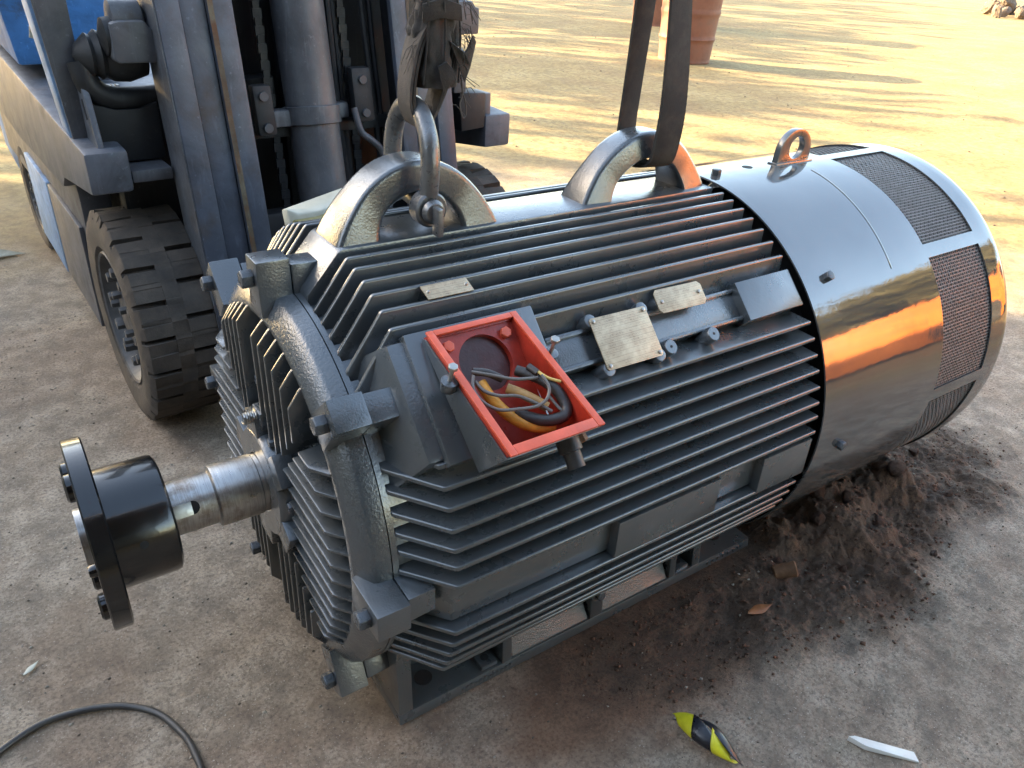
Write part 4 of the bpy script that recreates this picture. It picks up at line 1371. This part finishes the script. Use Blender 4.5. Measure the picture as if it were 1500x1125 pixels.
# crossheads, lift cylinder, clamp
f_ = lambda x, y, z: (x, y + TILT * (z - .75), z)
mast_box('mast_crossbar', 'fork_dark', .386, .978, MY + .09, MY + .15, .60, .70)
mast_box('mast_crossbar', 'fork_dark', .386, .978, MY + .12, MY + .15, .92, .96)
cyl_ = fp(MB().tube([f_(.668, MY + .105, z) for z in (.12, .8, 1.5, 2.1)], .080, 32), 'lift_cylinder', 'fork_grey')
cl = fp(MB().tube([f_(.668, MY + .105, z) for z in (.955, .957, 1.008, 1.010)], [.086, .089, .089, .086], 32), 'cylinder_clamp', 'fork_grey')
mast_box('clamp_arm', 'fork_grey', .515, .60, MY + .08, MY + .125, .958, 1.006, .006)
mast_box('clamp_arm', 'fork_grey', .740, .795, MY + .10, MY + .145, .965, 1.012, .006)
br = mast_box('clamp_bracket', 'fork_dark', .470, .530, MY + .06, MY + .10, .940, 1.085, .012)
for z in (.965, 1.055):
    fp(MB().tube([f_(.500, MY + .058, z), f_(.500, MY + .050, z)], .014, 16), 'bracket_bolt', 'fork_grey', parent=br)
br = mast_box('clamp_bracket', 'fork_dark', .800, .870, MY + .06, MY + .10, .955, 1.120, .012)
for z in (.985, 1.085):
    fp(MB().tube([f_(.835, MY + .058, z), f_(.835, MY + .050, z)], .013, 16), 'bracket_bolt', 'fork_grey', parent=br)
for x, dy, r_ in ((.775, .13, .010), (.80, .15, .011), (.83, .16, .009), (.90, .13, .011), (.93, .14, .010), (.44, .16, .010), (.46, .17, .012)):
    fp(MB().tube([f_(x + .004 * math.sin(z * 7 + x * 30), MY + dy, z) for z in np.linspace(.5, 2.0, 16)], r_, 8), 'hydraulic_hose', 'fork_dark')
fp(MB().tube(smooth_path([f_(.80, MY + .07, 1.0), f_(.81, MY + .06, .93), f_(.84, MY + .05, .90), f_(.875, MY + .05, .86), f_(.88, MY + .05, .78), f_(.88, MY + .05, .6)], 6), .011, 10), 'hydraulic_hose', 'fork_grey')
# lift chains
for x in (.548, .822):
    ch = MB()
    for i in range(60):
        z = .55 + i * .024
        p = f_(x, MY + .135, z)
        ch.obox(p, (1, 0, 0), (0, 1, 0), (0, 0, 1), .010 if i % 2 else .014, .006, .0145)
    ch.build('lift_chain', 'fork_dark', fk, stuff=True)

# ------------------------------------------------------------------ drums, truck
def drum(x, y, label, r=.43, h_=.98, grp='terracotta drums in the sunlit yard'):
    d = thing('steel_drum', label, 'drum', (x, y, gz(x, y) - .01), .3, grp)
    prof = [(0, r * .86), (.02, r * .88)]
    for z in np.linspace(.04, h_ - .03, 30):
        k_ = .86 + .14 * (z / h_)
        b_ = .018 * (math.exp(-((z - .33 * h_) / .022) ** 2) + math.exp(-((z - .67 * h_) / .022) ** 2))
        prof.append((float(z), r * k_ + b_))
    prof += [(h_ - .01, r * 1.02), (h_, r * 1.02)]
    MB().lathe(prof, 56, 'z').build('drum_shell', 'drum', d)
    MB().lathe([(h_ - .02, r * .95), (h_ + .012, r * .98), (h_ + .016, r * 1.03), (h_ + .0005, r * 1.035)], 56, 'z').build('drum_rim', 'drum', d)
    MB().cyl((r * .5, 0, h_ - .02), (r * .5, 0, h_ + .02), .04, 16).build('bung', 'drum', d)
drum(8.55, 7.35, 'terracotta red drum standing in the sunlit yard behind the strap')
drum(11.6, 11.2, 'taller drum hidden behind the first one, only its shadow shows', .55, 1.5)

tk = thing('orange_truck', 'orange truck in the sun, seen only as a reflection in the fan cover', 'truck', (6.5, -3.6, gz(6.5, -3.6)), R(34.5))
MB().box(-1.3, 1.3, -1.6, .0, .12, 1.85).build('body', 'orange', tk, .05)
MB().prism([(1.36, -1.6, .34), (2.7, -1.6, .34), (2.7, 0, .34), (1.36, 0, .34)], [(1.36, -1.5, 2.05), (2.4, -1.5, 2.05), (2.4, -.06, 2.05), (1.36, -.06, 2.05)]).build('cab', 'orange', tk, .06)
MB().box(1.6, 2.2, -.045, -.01, 1.30, 1.85).build('window', 'glass', tk, .01)
MB().box(1.32, 2.6, -1.2, -.4, .2, .335).build('chassis', 'fork_dark', tk, .02)
for x in (-.95, -.05, 1.05):
    MB().box(x - .035, x + .035, .002, .05, .16, 1.80).build('body_rib', 'orange', tk, .01)
for x in (.45, 2.0):
    for y in (-1.45, -.02):
        w_ = MB().lathe([(-.13, .2), (-.13, .40), (-.10, .45), (.10, .45), (.13, .40), (.13, .2)], 32, 'y', (x, y, .45)).build('tyre', 'rubber', tk)
        MB().lathe([(-.09, .02), (-.11, .24), (.14, .24), (.10, .02)], 24, 'y', (x, y, .45)).build('rim', 'rim', w_)

# open-fronted shed behind the viewer: keeps the light off from that side
sd_ = thing('open_shed', 'dark open-fronted shed behind the viewer', 'shed', (-3.0, -6.5, 0))
MB().prism([(-13, -4.0, 3.3), (5.4, -4.0, 3.3), (5.4, 3.9, 4.3), (-13, 3.9, 4.3)], [(-13, -4.0, 3.42), (5.4, -4.0, 3.42), (5.4, 3.9, 4.42), (-13, 3.9, 4.42)]).build('roof', 'roof', sd_)
MB().box(-12.9, 5.3, -3.9, -3.75, -.2, 3.28).build('back_wall', 'shed_wall', sd_)
MB().box(-12.9, -12.75, -3.7, 3.2, -.2, 3.25).build('side_wall', 'shed_wall', sd_)
for x in (-12.5, -9.0, -5.8, -2.5, 1.4, 5.1):
    MB().box(x - .08, x + .08, 3.3, 3.46, -.2, 4.2).build('post', 'fork_dark', sd_, .01)
for x, y, h_ in ((-5.2, -2.8, 1.2), (-1.0, -3.0, 1.6), (3.2, -2.9, 1.1)):
    MB().box(x - .6, x + .6, y - .5, y + .5, -.05, h_).build('workbench', 'fork_dark', sd_, .02)

# ------------------------------------------------------------------ litter on the ground
def on_ground(pts, lift):
    return [(x, y, gz(x, y) + lift) for x, y in pts]

cab = [(-.98, -.10), (-.80, .01), (-.679, .066), (-.60, .093), (-.522, .084), (-.446, .051), (-.387, -.005), (-.355, -.079), (-.343, -.142), (-.345, -.22), (-.39, -.36), (-.50, -.50)]
o = MB().tube(smooth_path(on_ground(cab, .009), 7), .0075, 12).build('power_cable', 'cable')
tag(o, 'black rubber cable curving over the ground in the lower left corner', 'cable')

# curled hazard tape: a strip rolled on the diagonal
tp = thing('tape_scrap', 'curled scrap of yellow and black hazard tape', 'tape', (.605, -.70, gz(.605, -.70)), 0)
A_, B2 = Vector((-.028, .072, .012)), Vector((.024, -.078, .010))
axis = (B2 - A_).normalized()
sx = Vector((-axis.y, axis.x, 0))
def tape_piece(name, mat, t0, t1, ph0, ph1, lift=0.0):
    n1, n2 = 12, 14
    vs_, fs_ = [], []
    for i in range(n1 + 1):
        t = t0 + (t1 - t0) * i / n1
        r_ = .023 * (math.sin(PI * min(max(t, .03), .97)) ** .6) + .003 + lift
        for j in range(n2 + 1):
            ph = ph0 + (ph1 - ph0) * j / n2 + t * 2.6
            vs_.append(A_ + axis * (B2 - A_).length * (t + .16 * (j / n2 - .5)) + sx * r_ * 1.15 * math.cos(ph) + Vector((0, 0, r_ * .9 + r_ * .85 * math.sin(ph))))
    for i in range(n1):
        for j in range(n2):
            a = i * (n2 + 1) + j
            fs_.append((a, a + 1, a + n2 + 2, a + n2 + 1))
    me = bpy.data.meshes.new(name)
    me.from_pydata([tuple(p) for p in vs_], [], fs_)
    bm_ = bmesh.new()
    bm_.from_mesh(me)
    bmesh.ops.recalc_face_normals(bm_, faces=bm_.faces[:])
    bmesh.ops.solidify(bm_, geom=bm_.faces[:], thickness=.0012)
    bm_.to_mesh(me)
    bm_.free()
    me.shade_smooth()
    place(name, me, mat, tp)
tape_piece('yellow_stripe', 'tape_yellow', .02, .38, .2, 3.0)
tape_piece('black_stripe', 'tape_black', .30, .66, .2, 3.2, .0012)
tape_piece('yellow_stripe', 'tape_yellow', .60, .92, -.2, 2.4)
tape_piece('black_stripe', 'tape_black', .04, .99, -1.6, .35, -.0006)

wp = [(.884, -.868), (.905, -.872), (.985, -.968), (.972, -.988), (.896, -.905)]
o = MB().prism([(x, y, gz(x, y) + .004) for x, y in wp], [(x + .001, y, gz(x, y) + .008 + .010 * (i in (0, 4))) for i, (x, y) in enumerate(wp)]).build('plastic_strip', 'white_plastic', None, .0008)
tag(o, 'white tapered plastic strip on the bare ground', 'plastic')

# rusty steel stub lying by the foot
o = MB().lathe([(-.030, .0), (-.030, .015), (-.027, .019), (.030, .0225), (.034, .019), (.034, 0)], 24, 'x').build('steel_stub', 'rustpeg')
o.location = (1.185, -.445, gz(1.185, -.445) + .017)
o.rotation_euler = (.2, -.35, R(-38))
tag(o, 'short rusty round steel stub on the dark soil', 'stub')


def leaf_obj(name, x, y, ln, wd, rz, label, mat='leaf', curl=.25, cat='leaf', lift=.006):
    n = 14
    vs_, fs_ = [], []
    for i in range(n + 1):
        t = i / n
        w_ = wd * math.sin(PI * t ** .8) * (1 - .15 * math.sin(9 * t)) / 2
        z = curl * ln * (t - .5) ** 2 + lift
        for s_, up in ((-1, .3), (0, 0), (1, .35)):
            vs_.append(((t - .5) * ln, s_ * w_, z + abs(s_) * w_ * up))
    for i in range(n):
        for j in range(2):
            a = i * 3 + j
            fs_.append((a, a + 1, a + 4, a + 3))
    me = bpy.data.meshes.new(name)
    me.from_pydata(vs_, [], fs_)
    bm_ = bmesh.new()
    bm_.from_mesh(me)
    bmesh.ops.solidify(bm_, geom=bm_.faces[:], thickness=.001)
    bm_.to_mesh(me)
    bm_.free()
    me.shade_smooth()
    o = place(name, me, mat, None, (x, y, gz(x, y)), rot=(.1, 0, rz))
    return tag(o, label, cat)


leaf_obj('dry_leaf', 1.012, -.505, .088, .026, R(-8), 'curled orange-brown leaf on the dark soil by the motor foot')
leaf_obj('dry_leaf', -.60, .268, .045, .012, R(40), 'tiny pale dry leaf near the left edge', 'scrap')
leaf_obj('plastic_film', -.43, 3.05, .22, .075, R(-10), 'pale green scrap of plastic film by the left edge', 'green_scrap', .05, 'plastic')

# strip of folded plastic lying on top of the motor, far side
sc_ = thing('plastic_sleeve', 'crumpled clear and olive plastic strip lying on the motor top', 'plastic', (.175, .285, H + .4105))
prof = [(-.075, 0, .004), (-.07, -.02, .012), (-.05, -.03, .010), (0, -.032, .014), (.05, -.03, .022), (.075, -.02, .034), (.078, .0, .040), (.07, .018, .030), (.02, .024, .016), (-.06, .020, .012)]
top = [(x * 1.02, y + .012, z + .030 + .012 * (abs(x) > .065)) for x, y, z in prof]
MB().prism(prof, top).build('film', 'scrap', sc_, .004)
MB().prism([(x * .9, y - .004 * (1 if y < 0 else -1) - .002, z + .009) for x, y, z in prof], [(x * .9, y - .005 - .002, z + .020) for x, y, z in prof]).build('strip', 'olive', sc_, .002)

# rubble heap at the far right
rb = thing('rubble_heap', 'heap of broken stones at the far right edge of the yard', 'rubble', (27.5, 11.8, gz(27.5, 11.8)))
rsb = random.Random(12)


def rock_mesh(seed, name='stone'):
    r_ = random.Random(seed)
    bm_ = bmesh.new()
    bmesh.ops.create_icosphere(bm_, subdivisions=3, radius=1.0)
    dirs = [(Vector((r_.gauss(0, 1), r_.gauss(0, 1), r_.gauss(0, 1))).normalized(), r_.uniform(.55, .9)) for _ in range(9)]
    for v in bm_.verts:
        for d_, h_ in dirs:
            e_ = v.co.dot(d_) - h_
            if e_ > 0:
                v.co -= d_ * e_ * .85
        v.co *= 1 + r_.uniform(-.09, .09)
    me_ = bpy.data.meshes.new(name)
    bm_.to_mesh(me_)
    bm_.free()
    return me_


ROCKS = [rock_mesh(i) for i in range(5)]
for m_ in ROCKS:
    m_.materials.append(M['stone'])
for i in range(26):
    s_ = rsb.uniform(.10, .28)
    o = place('stone', ROCKS[i % 5], 'stone', rb, (rsb.gauss(0, .9), rsb.gauss(0, .9), s_ * .4 + max(0, rsb.uniform(-.1, .25))), rot=(rsb.uniform(0, 6), rsb.uniform(0, 6), rsb.uniform(0, 6)))
    o.scale = (s_ * 1.5, s_, s_ * .8)

# loose clods on the soil heap, each one apart
CL = [(1.80, -.372, .036), (1.765, -.335, .022), (1.42, -.372, .026), (1.50, -.30, .030), (1.22, -.40, .016), (1.60, -.47, .024), (1.36, -.52, .014), (1.93, -.50, .020), (2.05, -.30, .022), (1.66, -.62, .014), (1.70, -.26, .030), (1.57, -.36, .020)]
where = ['biggest red-brown clod on the soil heap below the fan cover', 'clod touching the biggest one on the soil heap', 'clod at the foot of the motor under the cover edge', 'dark clod close under the fan cover', 'small clod beside the rusty stub', 'clod in the middle of the dark soil', 'small clod in front of the dark soil', 'clod at the right border of the dark soil', 'rearmost clod right of the heap', 'small lone clod between soil and pale ground', 'clod behind the biggest one', 'flat clod on the left flank of the heap']
M['clod'] = simple('soil_clod', (.12, .058, .032), .95, 0, .6, 14, 1.0, 90, .012)
CLM = [rock_mesh(50 + i, 'soil_clod') for i in range(4)]
for i, ((x, y, s_), lab) in enumerate(zip(CL, where)):
    m_ = CLM[i % 4]
    o = place('soil_clod', m_, 'clod', None, (x, y, gz(x, y) - s_ * .05), rot=(i * 1.3, i * .7, i * 2.1))
    o.scale = (s_ * 1.2, s_, s_ * .75)
    tag(o, lab, 'clod', 'clods on the soil heap')

# grit and pebbles too many to count
def scatter(name, label, n, mat, smin, smax, region, seed, soil_only=False):
    r_ = np.random.default_rng(seed)
    x = r_.uniform(region[0], region[1], n)
    y = r_.uniform(region[2], region[3], n)
    keep = ~((x > -.02) & (x < 1.22) & (np.abs(y) < .34))
    if soil_only:
        keep &= soil_mask(x, y) > r_.uniform(.15, .8, n)
    x, y = x[keep], y[keep]
    s_ = smin * (smax / smin) ** (r_.random(len(x)) ** 2.2)
    z = ground_h(x, y) + s_ * .25
    base = np.array([(1, 0, 0), (-1, 0, 0), (0, 1, 0), (0, -1, 0), (0, 0, 1), (0, 0, -1)], float)
    tri = np.array([(0, 2, 4), (2, 1, 4), (1, 3, 4), (3, 0, 4), (2, 0, 5), (1, 2, 5), (3, 1, 5), (0, 3, 5)])
    jit = base[None] * (1 + r_.uniform(-.4, .4, (len(x), 6, 1)))
    ang = r_.uniform(0, 6.28, len(x))
    c_, s2 = np.cos(ang)[:, None], np.sin(ang)[:, None]
    jx = jit[..., 0] * c_ - jit[..., 1] * s2
    jy = jit[..., 0] * s2 + jit[..., 1] * c_
    V = np.stack([x[:, None] + jx * s_[:, None], y[:, None] + jy * s_[:, None] * .8, z[:, None] + jit[..., 2] * s_[:, None] * .6], -1).reshape(-1, 3)
    Fc = (tri[None] + (np.arange(len(x)) * 6)[:, None, None]).reshape(-1, 3)
    me_ = bpy.data.meshes.new(name)
    me_.vertices.add(len(V))
    me_.vertices.foreach_set('co', V.astype(np.float32).ravel())
    me_.loops.add(Fc.size)
    me_.loops.foreach_set('vertex_index', Fc.astype(np.int32).ravel())
    me_.polygons.add(len(Fc))
    me_.polygons.foreach_set('loop_start', np.arange(0, Fc.size, 3, dtype=np.int32))
    me_.polygons.foreach_set('loop_total', np.full(len(Fc), 3, dtype=np.int32))
    me_.update(calc_edges=True)
    o = place(name, me_, mat, None, None, True)
    return tag(o, label, 'grit')


M['grit'] = simple('pale_grit', (.40, .35, .28), .85, 0, .6, 3, thr=(.3, .6))
M['grit_dark'] = simple('dark_grit', (.10, .075, .055), .9, 0, .5, 3)
scatter('pale_grit', 'pale grit strewn over the ground', 5200, 'grit', .0012, .0062, (-1.3, 2.9, -1.2, 3.0), 1)
scatter('dark_grit', 'dark crumbs of earth strewn over the ground', 4200, 'grit_dark', .0012, .0048, (-1.3, 2.9, -1.2, 2.2), 2)
scatter('soil_crumbs', 'loose crumbs on the dark soil heap', 9000, 'clod', .0016, .0085, (.5, 2.6, -.95, .2), 3, True)
scatter('yard_gravel', 'scattered pebbles on the sandy yard', 1500, 'stone', .004, .016, (2.5, 16, .2, 16), 4)
